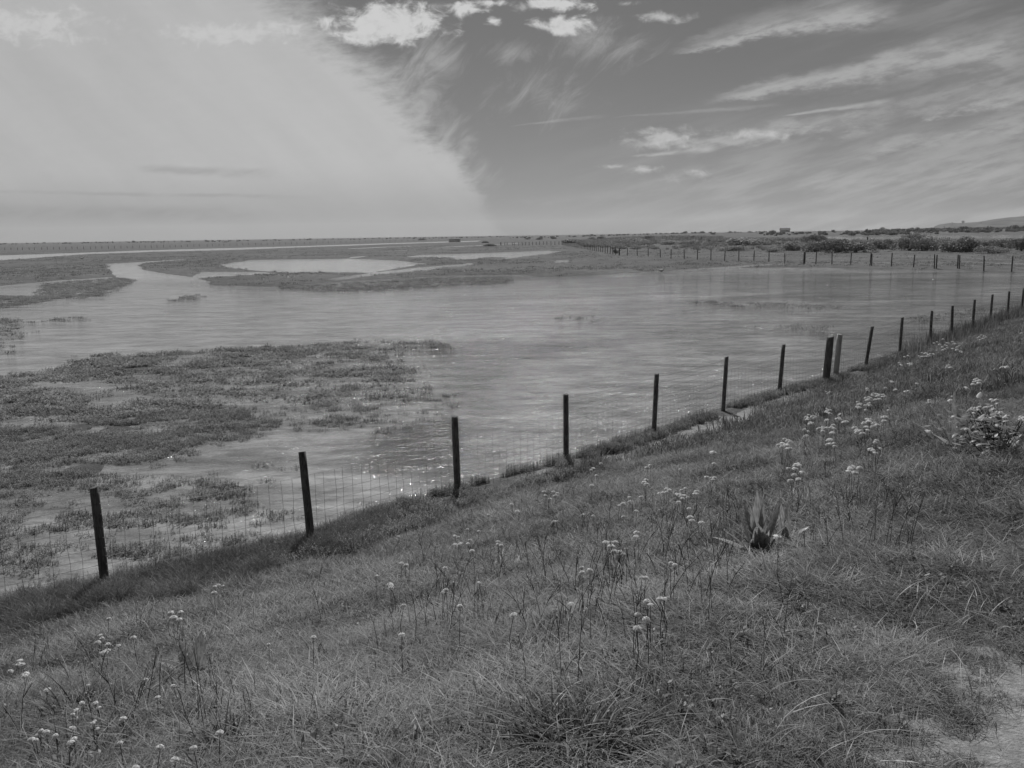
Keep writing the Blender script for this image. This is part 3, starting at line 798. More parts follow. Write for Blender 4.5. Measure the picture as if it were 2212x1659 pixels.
def bush(px, base_y, wpx, hpx, zg, label, pale=False, cat='bush', group=None, k=[0], depth=.8):
    x, y = at(px, base_y, zg); x = float(x); y = float(y); m = math.hypot(x, y) / F
    rx = wpx * m / 2 * 1.08; rz = hpx * m / 1.2
    o = bpy.data.objects.new('bush', (BMS if pale else BM)[k[0] % (3 if pale else 5)]); k[0] += 1; COL.objects.link(o)
    gz = float(height(np.array([x]), np.array([y]))[0])
    o.location = (x, y, gz); o.scale = (rx, max(rx * depth, .4), rz); o.rotation_euler[2] = random.uniform(-.4, .4)
    return tag(o, label, cat, group)
G = 'dark bushes of the hedge behind the meadow fence'
for px, by, w, h, lab in [
    (1716, 541, 62, 22, 'low dark bush at the left end of the hedge'), (1762, 543, 56, 28, 'broad dark bush left of the pointed shrub'),
    (1771, 526, 34, 18, 'pointed dark shrub standing above the hedge'), (1806, 545, 62, 33, 'tall rounded dark bush in the first hedge clump'),
    (1850, 544, 66, 27, 'dark bush at the right end of the first hedge clump below the walker'), (1905, 538, 40, 22, 'mid grey bush just right of the walker'),
    (1920, 536, 34, 22, 'small dark bush right of the gap in the hedge'), (1967, 540, 66, 34, 'dark bush under the pale feathery scrub'),
    (1995, 541, 50, 30, 'dark bush behind the middle of the right hedge'), (2025, 540, 40, 22, 'low bush in the dip of the right hedge'),
    (2062, 543, 56, 26, 'wide dark bush after the dip in the hedge'), (2090, 543, 62, 36, 'tallest dark bush of the right hedge'),
    (2128, 541, 50, 26, 'grey dark bush right of the tallest hedge bush'), (2165, 537, 52, 22, 'mid grey bush near the right end of the hedge'),
    (2208, 541, 40, 34, 'dark bush cut by the right edge of the picture'), (1615, 535, 92, 20, 'long dark bramble bush behind the meadow fence'),
    (1648, 534, 46, 18, 'dark bramble bush right of the long one'), (1588, 533, 36, 14, 'small bramble at the left tip of the long one'),
    (1497, 535, 50, 14, 'low dark scrub bush left of the slatted fence'), (1234, 524, 44, 12, 'dark low bush above the running away posts'),
    (1196, 513, 14, 7, 'small dark bush on the far marsh skyline'), (1166, 514, 16, 6, 'small flat bush on the far marsh left of another'),
    (1140, 514, 14, 5, 'tiny flat bush on the far marsh by the white speck'), (1298, 515, 16, 10, 'small dark bush on the scrubby rise, left one'),
    (1278, 517, 14, 7, 'small dark bush behind the low dark bush'), (1330, 546, 12, 12, 'small dark bush against the thick corner post'),
    (1350, 521, 26, 9, 'dark bramble patch at the left of the scrubby rise'), (1402, 520, 32, 11, 'dark bramble patch on the scrubby rise'),
    (1497, 512, 9, 7, 'tiny round bush on the far rise, left of two'), (1540, 508, 10, 6, 'tiny round bush on the far rise, right of two'),
    (1533, 529, 7, 9, 'small round dark bush beside the slatted fence'), (913, 516, 20, 5, 'low domed bush left of the bird hide'),
    (1906, 499, 12, 8, 'small lone tree-like bush on the far skyline'), (487, 523, 16, 3, 'flat dark bush on the left skyline')]:
    bush(px, by, w, h, .3 if by > 527 else (.5 if by > 516 else 1.6), lab, False, 'bush', G if px > 1700 and by > 520 else None)
for px, by, w, h, lab in [(1980, 528, 62, 22, 'pale feathery scrub above the dark hedge'), (1745, 530, 40, 20, 'pale scrub bush left of the pointed shrub'),
                          (1375, 530, 60, 16, 'pale scrub patch right of the corner post'), (1450, 532, 50, 12, 'pale twiggy scrub behind the meadow fence'),
                          (1575, 540, 56, 14, 'pale scrub below the long bramble'), (2150, 545, 60, 16, 'pale scrub at the foot of the right hedge'),
                          (1672, 543, 40, 12, 'pale scrub between bramble and hedge')]:
    bush(px, by, w, h, .4, lab, True, 'scrub')
# earth mounds by the creek
def mound(px, py, wpx, hpx, label):
    x, y = at(px, py, .25); x, y = float(x), float(y); m = math.hypot(x, y) / F; r = wpx * m / 2; h = hpx * m
    n = 14; vs = []; fs = []
    for i in range(n + 1):
        for j in range(n + 1):
            a, b = i / n * 2 - 1, j / n * 2 - 1; q = max(0, 1 - a * a) * max(0, 1 - b * b)
            vs.append((a * r, b * r * .7, h * q ** .7 * (.75 + .5 * random.random()) - .15))
    for i in range(n):
        for j in range(n): fs.append((i * (n + 1) + j, (i + 1) * (n + 1) + j, (i + 1) * (n + 1) + j + 1, i * (n + 1) + j + 1))
    o = mesh_obj('earth_mound', vs, fs, M_MOUND, None, True); o.location = (x, y, .25); return tag(o, label, 'mound')
M_MOUND = surf('rough earth', lambda t: (t.mix(t.ss(t.noise(t.pos(), 1.5, 4.), .35, .65), .04, .1), t.noise(t.pos(), 2.), .3), .95, .1)
mound(1058, 531.5, 34, 5, 'rough earth mound beside the creek near the end of the far posts')
mound(1048, 524.5, 18, 4, 'smaller low earth mound behind the rough mound')

# ------------------------------------------------------------------ buildings
def hut():
    x, y = 0, 0; D = 1000.
    d = ray(1695.5, 499); x, y = float(d[0] / d[1] * D), D
    gz = float(height(np.array([x]), np.array([y]))[0])
    root = empty('lifeboat_hut', (x, y, gz), -.25, 'lone dark gable roofed hut standing on the far shingle skyline', 'hut')
    w, l, h, rh = 5.2, 3.6, 2.3, 2.0
    mb = MB(); mb.box((0, 0, h / 2 - .4), (w, l, h / 2 + .4)); 
    mb.add([(-w, -l, h), (-w, l, h), (-w, 0, h + rh)], [(0, 1, 2)]); mb.add([(w, -l, h), (w, l, h), (w, 0, h + rh)], [(0, 2, 1)])
    mb.build('wall', M_HUT, root)
    mb = MB()
    for sgn in (-1, 1):
        e = .4
        mb.add([(-w - e, sgn * (l + e), h - .25), (w + e, sgn * (l + e), h - .25), (w + e, 0, h + rh + .05), (-w - e, 0, h + rh + .05),
                (-w - e, sgn * (l + e), h - .08), (w + e, sgn * (l + e), h - .08), (w + e, 0, h + rh + .25), (-w - e, 0, h + rh + .25)],
               [(0, 1, 2, 3), (4, 5, 6, 7), (0, 1, 5, 4), (1, 2, 6, 5), (2, 3, 7, 6), (3, 0, 4, 7)])
    mb.build('roof', M_ROOF, root)
    mb = MB(); mb.box((-w - .03, 0, 1.2), (.04, 1.2, 1.2)); mb.build('door', M_DARKGAP, root)
    mb = MB(); mb.box((2, -l - .03, 1.4), (.5, .04, .4)); mb.build('window', M_DARKGAP, root)
hut()
def hide():
    d = ray(982, 516); D = 640.; x, y = float(d[0] / d[1] * D), D
    gz = float(height(np.array([x]), np.array([y]))[0])
    root = empty('bird_hide', (x, y, gz), .1, 'long low dark timber hide on the far marsh right of the domed bush', 'hut')
    mb = MB(); mb.box((0, .9, 1.0), (4.2, .6, 1.2)); mb.build('wall', M_HUT, root)
    for k in range(5): mb = MB(); mb.box((-3.6 + k * 1.8, -.4, .9), (.22, .5, 1.1)); mb.build('pier', M_HUT, root)
    mb = MB(); mb.box((0, .75, 2.3), (4.4, .85, .12)); mb.build('roof', M_ROOF, root)
hide()

# ------------------------------------------------------------------ headland hill with houses
HD = 4200.
hl = [(2016, 489), (2030, 484), (2050, 481.5), (2080, 480.5), (2110, 478.5), (2140, 474), (2170, 470.5), (2212, 467), (2300, 460), (2420, 455), (2600, 452)]
U = []
for px, py in hl:
    d = ray(px, py); U.append((float(d[0] / d[1]), float(d[2] / d[1])))
U = np.array(U); us = np.linspace(U[0, 0] - .008, U[-1, 0], 160); nr_ = 30
hx = []; 
HXs = np.zeros((nr_, 160)); HYs = HXs.copy(); HZs = HXs.copy()
for j in range(nr_):
    t = j / (nr_ - 1); dist = HD - 900 + 2200 * t
    ridge = np.interp(us, U[:, 0], U[:, 1], left=-.004) * HD + HC
    prof = math.sin(math.pi * min(1, t / .41 * .5)) if t < .41 else max(0., math.cos((t - .41) / .59 * math.pi / 2))
    HXs[j] = us * dist; HYs[j] = dist
    HZs[j] = np.maximum(ridge, 1) * (dist / HD if t < .41 else 1) * prof ** .8 + (fbm(HXs[j] * .006, HYs[j] * .006, 111) - .5) * 12 * prof - 3
hill = grid_obj('hills', HXs, HYs, HZs, M_HILL); tag(hill, 'distant hazy headland', None)
def house(px, py, s, label, dd):
    d = ray(px, py); x, y = float(d[0] / d[1] * dd), dd; z = float(d[2] / d[1] * dd + HC)
    root = empty('house', (x, y, z), random.uniform(-.4, .4), label, 'house')
    mb = MB(); mb.box((0, 0, s * .2), (s, s * .6, s * .7)); mb.build('wall', M_HOUSE, root)
    mb = MB(); a = s * 1.05; b = s * .66; zt = s * .9
    mb.add([(-a, -b, zt), (a, -b, zt), (a, b, zt), (-a, b, zt), (-a, 0, zt + s * .6), (a, 0, zt + s * .6)], [(0, 1, 5, 4), (2, 3, 4, 5), (0, 4, 3), (1, 2, 5), (3, 2, 1, 0)]); mb.build('roof', M_ROOF, root)
house(2080, 481, 5.5, 'bright white house alone on the headland ridge', 3900); house(2057, 483, 3.2, 'small pale house left of the bright white one on the ridge', 3900)
house(2120, 482, 3.4, 'pale house on the headland slope right of the bright white one', 3800)
house(2040, 492, 3., 'low pale building at the foot of the headland', 3000)
# tree belts in front of the headland: far off, read as one mass
tb = [bush_mesh('far_tree', 1, 1, 1, 500, .3, M_DARKLEAF, 400 + k) for k in range(3)]
pt = []; sc = []
for (xa, xb, y0, dist, n, s0, s1) in [(1890, 2212, 497.5, 1500, 190, 1.2, 3.), (1640, 1960, 506, 760, 80, 1.0, 2.2), (1830, 2140, 506.5, 700, 170, 1.2, 2.6), (2150, 2260, 506, 700, 60, 1.2, 2.4), (2000, 2260, 494, 2300, 110, 2, 5),
                                      (0, 1100, 519, 1700, 240, .9, 2.4), (1100, 1700, 506, 1300, 160, .8, 2.2), (1960, 2130, 503, 1000, 70, 1.2, 2.5)]:
    for _ in range(n):
        px = random.uniform(xa, xb); d = ray(px, y0); dd = dist * random.uniform(.9, 1.15)
        x, y = float(d[0] / d[1] * dd), dd
        pt.append((x, y, float(height(np.array([x]), np.array([y]))[0]) - .3)); sc.append(random.uniform(s0, s1) * (1.6 if random.random() < .06 else 1))
scatter('far_treeline', np.array(pt), sc, tb, 'dark low hedges and tree belts along the far skyline', tilt=0)

# ------------------------------------------------------------------ people and birds
def person_mesh(seed, step=.28):
    """walking adult, one continuous surface grown over a joint skeleton"""
    J = {'pel': (0, 0, .92, .13), 'bel': (0, .01, 1.08, .135), 'che': (0, .03, 1.3, .155), 'nec': (0, .05, 1.47, .065), 'hea': (0, .09, 1.6, .1), 'crn': (0, .08, 1.7, .075)}
    for s, n in ((-1, 'l'), (1, 'r')):
        J['hip' + n] = (.1 * s, 0, .88, .095); J['kne' + n] = (.1 * s, step * .5 * s + .05, .5, .065); J['ank' + n] = (.1 * s, step * s - .03, .09, .045); J['toe' + n] = (.11 * s, step * s + .16, .04, .035)
        J['sho' + n] = (.19 * s, .02, 1.41, .07); J['elb' + n] = (.24 * s, -.1 * s, 1.14, .05); J['wri' + n] = (.23 * s, -.16 * s + .08, .9, .035); J['han' + n] = (.22 * s, -.17 * s + .11, .81, .04)
    E = [('pel', 'bel'), ('bel', 'che'), ('che', 'nec'), ('nec', 'hea'), ('hea', 'crn')]
    for n in 'lr': E += [('pel', 'hip' + n), ('hip' + n, 'kne' + n), ('kne' + n, 'ank' + n), ('ank' + n, 'toe' + n), ('che', 'sho' + n), ('sho' + n, 'elb' + n), ('elb' + n, 'wri' + n), ('wri' + n, 'han' + n)]
    ks = list(J); me = bpy.data.meshes.new('person')
    me.from_pydata([J[k][:3] for k in ks], [(ks.index(a), ks.index(b)) for a, b in E], [])
    o = bpy.data.objects.new('person', me); COL.objects.link(o)
    md = o.modifiers.new('skin', 'SKIN'); 
    me.skin_vertices.new() if not me.skin_vertices else None
    for i, k in enumerate(ks):
        sv = me.skin_vertices[0].data[i]; sv.radius = (J[k][3], J[k][3]); sv.use_root = (k == 'pel')
    ss = o.modifiers.new('sub', 'SUBSURF'); ss.levels = ss.render_levels = 2
    dg = bpy.context.evaluated_depsgraph_get(); m2 = bpy.data.meshes.new_from_object(o.evaluated_get(dg)); bpy.data.objects.remove(o)
    m2.materials.clear(); m2.materials.append(M_CLOTH); m2.materials.append(M_SKIN)
    for p in m2.polygons:
        z = p.center.z; p.material_index = 1 if (1.47 < z < 1.66 and p.center.y > .1) or (z < .86 and abs(p.center.x) > .17) else 0
        p.use_smooth = True
    m2.name = 'person'
    return m2
PM = person_mesh(1)
def hair_mesh():
    mb = MB(); vs = []; fs = []
    for i in range(5):
        for j in range(10):
            ph = i / 4 * 1.45; th = j / 10 * 6.283; vs.append((.108 * math.sin(ph) * math.cos(th), .07 + .118 * math.sin(ph) * math.sin(th), 1.63 + .14 * math.cos(ph)))
    for i in range(4):
        for j in range(10): fs.append((i * 10 + j, i * 10 + (j + 1) % 10, (i + 1) * 10 + (j + 1) % 10, (i + 1) * 10 + j))
    mb.add(vs, fs); return mb.build('cap', M_CLOTH, None, True, False).data
HM = hair_mesh()
def person(px, feet_y, zg, label, rz, hpx=None, lift=None, s=1.0):
    x, y = at(px, feet_y, zg); x, y = float(x), float(y)
    gz = float(height(np.array([x]), np.array([y]))[0])
    r = empty('person', (x, y, gz), rz, label, 'person'); r.scale = (s, s, s)
    for nm, m in (('body', PM), ('cap', HM)):
        c = bpy.data.objects.new(nm, m); COL.objects.link(c); c.parent = r
# behind the hedge gap: walking left along the raised path
person(1874, 522.5, .55, 'person in dark coat and cap walking behind the dark hedge', 1.9, s=1.05)
for px, lab in ((1400, 'dark clothed person at the left end of the far shingle walkers'), (1403.5, 'person close beside the leftmost walker on the far shingle'), (1412.5, 'lone dark figure between the two pairs on the far shingle'),
                (1432, 'left person of the middle pair on the far shingle'), (1436.5, 'right person of the middle pair on the far shingle'), (1447, 'left person of the rightmost pair on the far shingle'), (1450.5, 'right person of the rightmost pair on the far shingle')):
    D = 600.; d = ray(px, 508); x = float(d[0] / d[1] * D); gz = float(height(np.array([x]), np.array([D]))[0])
    r = empty('person', (x, D, gz), random.uniform(0, 6.28), lab, 'person', 'people walking on the far shingle')
    for nm, m in (('body', PM), ('cap', HM)):
        c = bpy.data.objects.new(nm, m); COL.objects.link(c); c.parent = r
def bird(px, py, label, s, swim):
    x, y = at(px, py, .02 if swim else .4); x, y = float(x), float(y)
    z = 0.02 if swim else float(height(np.array([x]), np.array([y]))[0]) + .12 * s
    r = empty('bird', (x, y, z), .3, label, 'bird')
    def ell(c, rr, n=8, m=6):
        vs = []; fs = []
        for i in range(m + 1):
            for j in range(n):
                ph = math.pi * i / m; th = 6.2832 * j / n
                vs.append((c[0] + rr[0] * math.cos(ph), c[1] + rr[1] * math.sin(ph) * math.cos(th), c[2] + rr[2] * math.sin(ph) * math.sin(th)))
        for i in range(m):
            for j in range(n): fs.append((i * n + j, i * n + (j + 1) % n, (i + 1) * n + (j + 1) % n, (i + 1) * n + j))
        return vs, fs
    mb = MB(); mb.add(*ell((0, 0, .08 * s), (.22 * s, .1 * s, .1 * s))); mb.add(*ell((.2 * s, 0, .24 * s), (.06 * s, .05 * s, .055 * s)))
    mb.tube([(.12 * s, 0, .1 * s), (.19 * s, 0, .22 * s)], [.06 * s, .045 * s], 8); mb.tube([(-.18 * s, 0, .09 * s), (-.34 * s, 0, .12 * s)], [.05 * s, .012 * s], 6); mb.build('body', M_BIRD, r, True)
    mb = MB(); mb.tube([(.25 * s, 0, .24 * s), (.32 * s, 0, .225 * s)], [.015 * s, .004 * s], 5); mb.build('bill', M_DARKGAP, r)
    if not swim:
        for q in (-1, 1):
            mb = MB(); mb.tube([(0, .03 * q, 0), (0, .03 * q, -.14 * s)], .008 * s, 4); mb.build('leg', M_DARKGAP, r)
bird(1429, 586, 'small pale bird swimming by the bright strip of water', 1.3, True)
bird(177, 559, 'white bird standing on the grass of the left marsh', 1.6, False)

# ------------------------------------------------------------------ flowers
def head_mesh(seed, n=15, cup=.25):
    rs = random.Random(seed); mb = MB(); mb.m = 0
    for lay, (L0, zr, zt, wd) in enumerate(((.5, .1, -.06, .12), (.42, .17, .06, .11), (.29, .22, .16, .09))):
        for k in range(n):
            a = 6.283 * (k + .5 * lay) / n + rs.uniform(-.12, .12); dr = Vector((math.cos(a), math.sin(a), 0)); sd = Vector((-math.sin(a), math.cos(a), 0))
            L = L0 * rs.uniform(.85, 1.1); mb.t = rs.random(); dz = rs.uniform(-.03, .03) + cup * .1
            pts = [dr * .05 + Vector((0, 0, zr - .05)), dr * (L * .6) + Vector((0, 0, zr + dz)), dr * L + Vector((0, 0, zt + dz))]
            mb.strip(pts, [.04, wd, wd * .6], sd)
    mb.m = 1; vs = [(0, 0, .25)]; fs = []
    for i, (rr, zz) in enumerate(((.05, .245), (.09, .225), (.1, .15))):
        for j in range(10): vs.append((rr * math.cos(j * .6283), rr * math.sin(j * .6283), zz))
    for j in range(10):
        fs.append((0, 1 + j, 1 + (j + 1) % 10))
        for i in range(2): fs.append((1 + i * 10 + j, 1 + (i + 1) * 10 + j, 1 + (i + 1) * 10 + (j + 1) % 10, 1 + i * 10 + (j + 1) % 10))
    mb.add(vs, fs)
    return mb.build('flower_head', [M_PETAL, M_DISC], None, False, False).data
HEADS = [head_mesh(500 + k, cup=.1 + .15 * k) for k in range(4)]
def cx(l, ox, oy, s): return [[(ox + x * s, oy + y * s) for x, y in g] for g in l]
FLW = []
FLW += [(g, .034) for g in cx([[(650, 147), (700, 147), (675, 168)], [(1205, 105), (1205, 130)], [(1280, 178), (1330, 180), (1352, 186), (1375, 192), (1410, 190), (1410, 218), (1445, 210), (1275, 202), (1345, 207)],
    [(1190, 235), (1215, 222), (1245, 235), (1195, 262), (1222, 252)], [(1305, 255), (1350, 248), (1380, 250)], [(1077, 287), (1090, 322), (1107, 310), (1070, 353), (1092, 364)], [(1222, 308), (1205, 332), (1242, 335), (1175, 330)],
    [(1187, 402)], [(660, 380), (653, 410), (695, 395), (668, 430), (702, 447), (643, 425)], [(418, 462), (380, 495), (407, 510), (388, 524)], [(466, 487), (497, 487), (490, 510)], [(655, 530)], [(430, 568), (458, 573), (435, 590)],
    [(828, 458), (820, 500), (798, 520), (832, 522)], [(917, 552), (888, 560)], [(1208, 523), (1240, 527), (1225, 550)], [(1300, 575), (1340, 603), (1270, 620)], [(1160, 580), (1185, 625), (1215, 670), (1120, 675), (1138, 715)],
    [(1055, 665), (1033, 635), (1075, 692)], [(740, 602), (720, 625), (755, 645), (730, 703)], [(605, 625), (612, 648), (668, 640), (605, 685), (550, 652)], [(352, 657), (410, 692)], [(373, 747)],
    [(90, 790), (133, 808), (165, 830)], [(60, 845), (25, 860), (55, 885), (105, 865), (130, 873), (10, 872)], [(125, 915), (160, 917)], [(693, 798), (672, 858), (710, 858), (762, 848), (764, 885)], [(1330, 812), (1308, 835)],
    [(1253, 930), (1282, 938), (1315, 985), (1380, 920)], [(238, 1135), (260, 1128), (285, 1140), (230, 1152)], [(142, 1187), (230, 1193), (220, 1278)], [(330, 1243)], [(167, 1352), (270, 1330)],
    [(990, 1170), (973, 1188), (960, 1227)], [(1105, 1187)], [(1038, 1247)], [(1500, 403)], [(1410, 500), (1442, 500), (1430, 547)], [(1870, 38)], [(1580, 122)], [(1755, 138), (1722, 150)], [(1450, 98)], [(1545, 15), (1530, 8)], [(2040, 300), (2040, 267)]], 1681, 822.9, .16)]
FLW += [(g, .045) for g in cx([[(370, 1085), (430, 1070)], [(640, 1022), (690, 1035), (702, 1022), (722, 1040), (742, 1052), (775, 1038), (820, 1040)], [(598, 1070), (625, 1082), (660, 1080), (700, 1078), (727, 1075), (765, 1068)],
    [(965, 812), (875, 855), (910, 895), (830, 872)], [(1025, 870), (1060, 878), (1000, 905), (1027, 915)], [(958, 935), (1000, 965), (1035, 945), (960, 978)], [(880, 985)], [(1115, 850), (1130, 885), (1160, 885)], [(1215, 912), (1180, 935), (1120, 960), (1180, 977)],
    [(1235, 1000), (1257, 1012)], [(1500, 790), (1530, 780), (1560, 745), (1605, 762), (1625, 780), (1580, 800), (1540, 820)], [(290, 1180), (320, 1208)], [(430, 1195), (460, 1190), (490, 1188), (470, 1208)], [(1040, 1223), (1023, 1250), (1077, 1250)],
    [(1888, 1245), (1930, 1245), (1962, 1238), (1950, 1257)], [(2170, 720)]], 1902, 619.4, .14)]
FLW += [(g, .036) for g in cx([[(1300, 55), (1335, 35), (1385, 70), (1288, 90), (1330, 85), (1370, 115), (1265, 135)], [(1140, 190), (1163, 218)], [(905, 358), (873, 425)], [(495, 465)]], 1946.6, 814, .1227)]
FLW += [(g, .032) for g in cx([[(1075, 332)], [(1000, 377), (978, 393)], [(1033, 450)], [(985, 545)], [(515, 608), (530, 648)], [(645, 623), (625, 650), (610, 608)], [(570, 680)], [(1520, 495), (1497, 515), (1520, 533)], [(1560, 350), (1530, 372)],
    [(1713, 578), (1745, 597), (1718, 612), (1685, 615), (1648, 628)], [(1905, 577), (1868, 593)], [(1820, 632), (1842, 635)], [(2015, 608), (1998, 630), (2022, 630)], [(1870, 648), (1905, 652), (1927, 665), (1877, 672)], [(1835, 712)],
    [(1355, 662), (1355, 705)], [(1290, 725), (1257, 742)], [(1470, 660)], [(1425, 797)], [(1295, 855)], [(895, 833)], [(1003, 845)], [(1940, 772)], [(1950, 858), (1970, 890)], [(2060, 910)], [(2160, 470), (2192, 470), (2112, 465), (2175, 490)],
    [(1857, 390)], [(2185, 330)]], 1061.8, 929, .22)]
FLW += [(g, .034) for g in cx([[(1265, 410), (1330, 420), (1390, 410), (1335, 470), (1375, 535)], [(1462, 545), (1502, 572)], [(1055, 790), (940, 750), (945, 820)], [(562, 137), (602, 128)], [(1750, 890), (1800, 890)], [(2148, 690), (2200, 712)],
    [(800, 1245)], [(20, 1390)], [(1700, 1390)], [(1815, 1455)], [(1998, 1180), (2052, 1175)], [(1870, 1250), (1825, 1215)], [(1690, 1570)], [(1690, 287), (1670, 335)]], 1106, 1106, .16)]
FLW += [(g, .03) for g in cx([[(360, 640)], [(1043, 640), (1072, 648)], [(1043, 738), (1098, 730)], [(1195, 725), (1215, 685), (1240, 815)], [(1185, 555)], [(1325, 578)], [(1555, 737), (1592, 748), (1555, 700)], [(398, 962), (445, 987)], [(90, 1118)],
    [(250, 1215), (270, 1258)], [(908, 1292), (932, 1280)], [(890, 1312)], [(918, 1018)], [(1330, 1195)], [(420, 1470)], [(1097, 1480)], [(1720, 255)], [(1785, 340)], [(2110, 105), (2125, 152)], [(1437, 385)]], 796.3, 1044, .18)]
FLW += [(g, .03) for g in cx([[(203, 285), (222, 278), (240, 320), (200, 330)], [(108, 395)], [(275, 433), (265, 447)], [(1075, 15), (1100, 45), (1055, 85)], [(1170, 110), (1280, 120)], [(1155, 170), (1090, 200), (1130, 190)], [(520, 588), (505, 602)], [(1570, 490)], [(1700, 680)],
    [(950, 548)], [(890, 740)], [(1060, 790), (1030, 740)], [(820, 820), (785, 865)], [(1018, 940), (1000, 960), (1045, 1025)], [(785, 1010)], [(440, 1040), (410, 1080), (385, 1140), (340, 1130), (500, 1050)], [(600, 1090)], [(800, 1130), (758, 1165)],
    [(1295, 1165)], [(1730, 1220)], [(1890, 1350)], [(1330, 905)], [(1875, 560)], [(2090, 1225)], [(1465, 1430)]], 0, 1371.4, .2)]
FLW += [(g, .032) for g in cx([[(928, 102), (945, 94), (963, 100), (925, 130)], [(737, 218), (780, 215), (750, 238), (775, 245)], [(470, 242)], [(575, 322)], [(1355, 322)], [(1160, 352)], [(950, 733)], [(1690, 98)], [(1735, 310)]], 0, 1216.6, .5)]
FLW += [([(1681, 1163)], .068), ([(1541.4, 979.6)], .06), ([(2008, 936.5)], .062)]

cntw = ['no', 'one', 'two', 'three', 'four', 'five', 'six', 'seven', 'eight', 'nine', 'ten', 'eleven']
items = []
for g, dia in FLW:
    a = np.array(g); pts = hit(a[:, 0], a[:, 1], (.15 if a[:, 1].mean() > 1380 else .24 if a[:, 1].mean() > 1050 else .29) if dia < .05 else .27)
    items.append([g, dia, pts])
keys = {}
for it in items:
    c = it[2].mean(0); d = float(fence_d(np.array([c[0]]), np.array([c[1]]))[0])
    k = int(np.argmin([(p[0] - c[0] + .62 * d) ** 2 + (p[1] - c[1] - .62 * d) ** 2 for p in posts[1:18]]))
    zone = 'low on bank' if d < 2.6 else 'midway up bank' if d < 5 else 'high on bank' if d < 7.2 else 'on bank top'
    big = 'large ' if it[1] > .055 else ''
    n = len(it[0])
    lab = (f'{big}white daisy plant of {cntw[n]} heads' if n > 1 else f'{big}single white daisy') + f' {zone}, nearest the {ordinal(k)} post'
    it += [lab]; keys.setdefault(lab, []).append(it)
for lab, l in keys.items():
    if len(l) > 1:
        l.sort(key=lambda i: np.mean([p[0] for p in i[0]]))
        for j, it in enumerate(l): it[3] = lab + (', leftmost' if j == 0 else ', rightmost' if j == len(l) - 1 else f', {ordinal(j)} from left')
for it in items:
    g, dia, pts, lab = it
    c = pts.mean(0); gz = float(height(np.array([c[0]]), np.array([c[1]]), False)[0])
    root = empty('daisy_plant', (float(c[0]), float(c[1]), gz), 0, lab, 'flower', 'white daisies scattered over the bank grass')
    O = Vector(root.location); st = MB(); st.t = .4
    for q in pts:
        v = Vector((float(q[0]), float(q[1]), float(q[2]))) - O
        b = Vector((v.x * .25 + random.gauss(0, .01), v.y * .25 + random.gauss(0, .01), -.03))
        m_ = b.lerp(v, .55) + Vector((v.x * .12 + random.gauss(0, .01), v.y * .12 + random.gauss(0, .01), 0))
        st.tube([b, m_, v - Vector((0, 0, .004))], [.002, .0016, .0013], 5, False)
        hd = bpy.data.objects.new('flower_head', random.choice(HEADS)); COL.objects.link(hd); hd.parent = root
        hd.location = v; s = dia * (.95 if np.hypot(q[0], q[1]) < 5.2 else 1.5 if np.hypot(q[0], q[1]) < 9 else 1.8) * random.uniform(.8, 1.2); hd.scale = (s, s, s)
        hd.rotation_euler = (random.uniform(-.1, .45), random.gauss(0, .25), random.gauss(0, .3))
    if len(pts) >= 2:
        for _ in range(3):
            a = random.uniform(0, 6.28); p0 = Vector((0, 0, .04)); dr = Vector((math.cos(a), math.sin(a), .5)) * .06
            st.t = .8; st.strip([p0, p0 + dr * .5, p0 + dr], [.002, .006, .001], (-math.sin(a), math.cos(a), 0))
    st.build('stem', M_STEM, root)

# ------------------------------------------------------------------ special plants
def big_leaf(mb, base, L, w, az, el, bend, tone, fold=.25, seg=7, sway=0):
    pts = []; wid = []; p = Vector(base); e = el
    for i in range(seg + 1):
        t = i / seg
        pts.append(p.copy()); wid.append(max(.0008, w * .5 * math.sin(math.pi * min(1, .12 + .88 * t)) ** .75 * random.uniform(.8, 1.15)))
        p = p + Vector((math.cos(az) * math.cos(e), math.sin(az) * math.cos(e), math.sin(e))) * (L / seg); e -= bend / seg
    mb.t = tone; sd = Vector((-math.sin(az), math.cos(az), 0)); mb.fold(pts, wid, sd, fold)
def plant_at(px, py, name, label, cat='plant'):
    p = hit(px, py)[0]; return empty(name, (float(p[0]), float(p[1]), float(height(np.array([p[0]]), np.array([p[1]]), False)[0])), 0, label, cat)
def leaves(root, specs, mat=M_BROAD, name='leaf'):
    for (b, L, w, az, el, bend, tone) in specs:
        mb = MB(); big_leaf(mb, b, L, w, math.radians(az), math.radians(el), math.radians(bend), tone); mb.build(name, mat, root, True)
r = plant_at(1637, 1205, 'broad_leaf_plant', 'upright broad pale leaved plant in the grass beside the large daisy')
S1 = [((random.gauss(0, .025), random.gauss(0, .02), 0), random.uniform(.14, .32), random.uniform(.02, .036), random.uniform(0, 360), random.uniform(66, 90), random.uniform(5, 60), random.random()) for _ in range(24)] + [((0, 0, 0), .34, .06, 100, 88, 8, .7), ((.01, -.01, 0), .33, .055, 80, 82, 15, .5), ((-.02, 0, 0), .29, .06, 160, 80, 25, .9), ((.02, 0, 0), .30, .05, 20, 78, 20, .3), ((0, -.02, 0), .24, .07, 250, 78, 35, .2), ((0, .01, 0), .27, .05, 200, 84, 10, .8), ((-.03, -.01, 0), .22, .05, 185, 62, 40, .6),
      ((.0, .0, 0), .25, .06, 170, 40, 40, .9), ((.03, -.02, 0), .2, .05, 330, 35, 50, .7), ((-.02, -.03, 0), .17, .055, 230, 30, 45, .5), ((.02, .02, 0), .16, .05, 60, 45, 55, .5)]
leaves(r, S1); r.scale = (1.3,) * 3
r = plant_at(1690, 1178, 'broad_leaf_plant', 'smaller upright broad leaved plant right of the taller one behind the daisy')
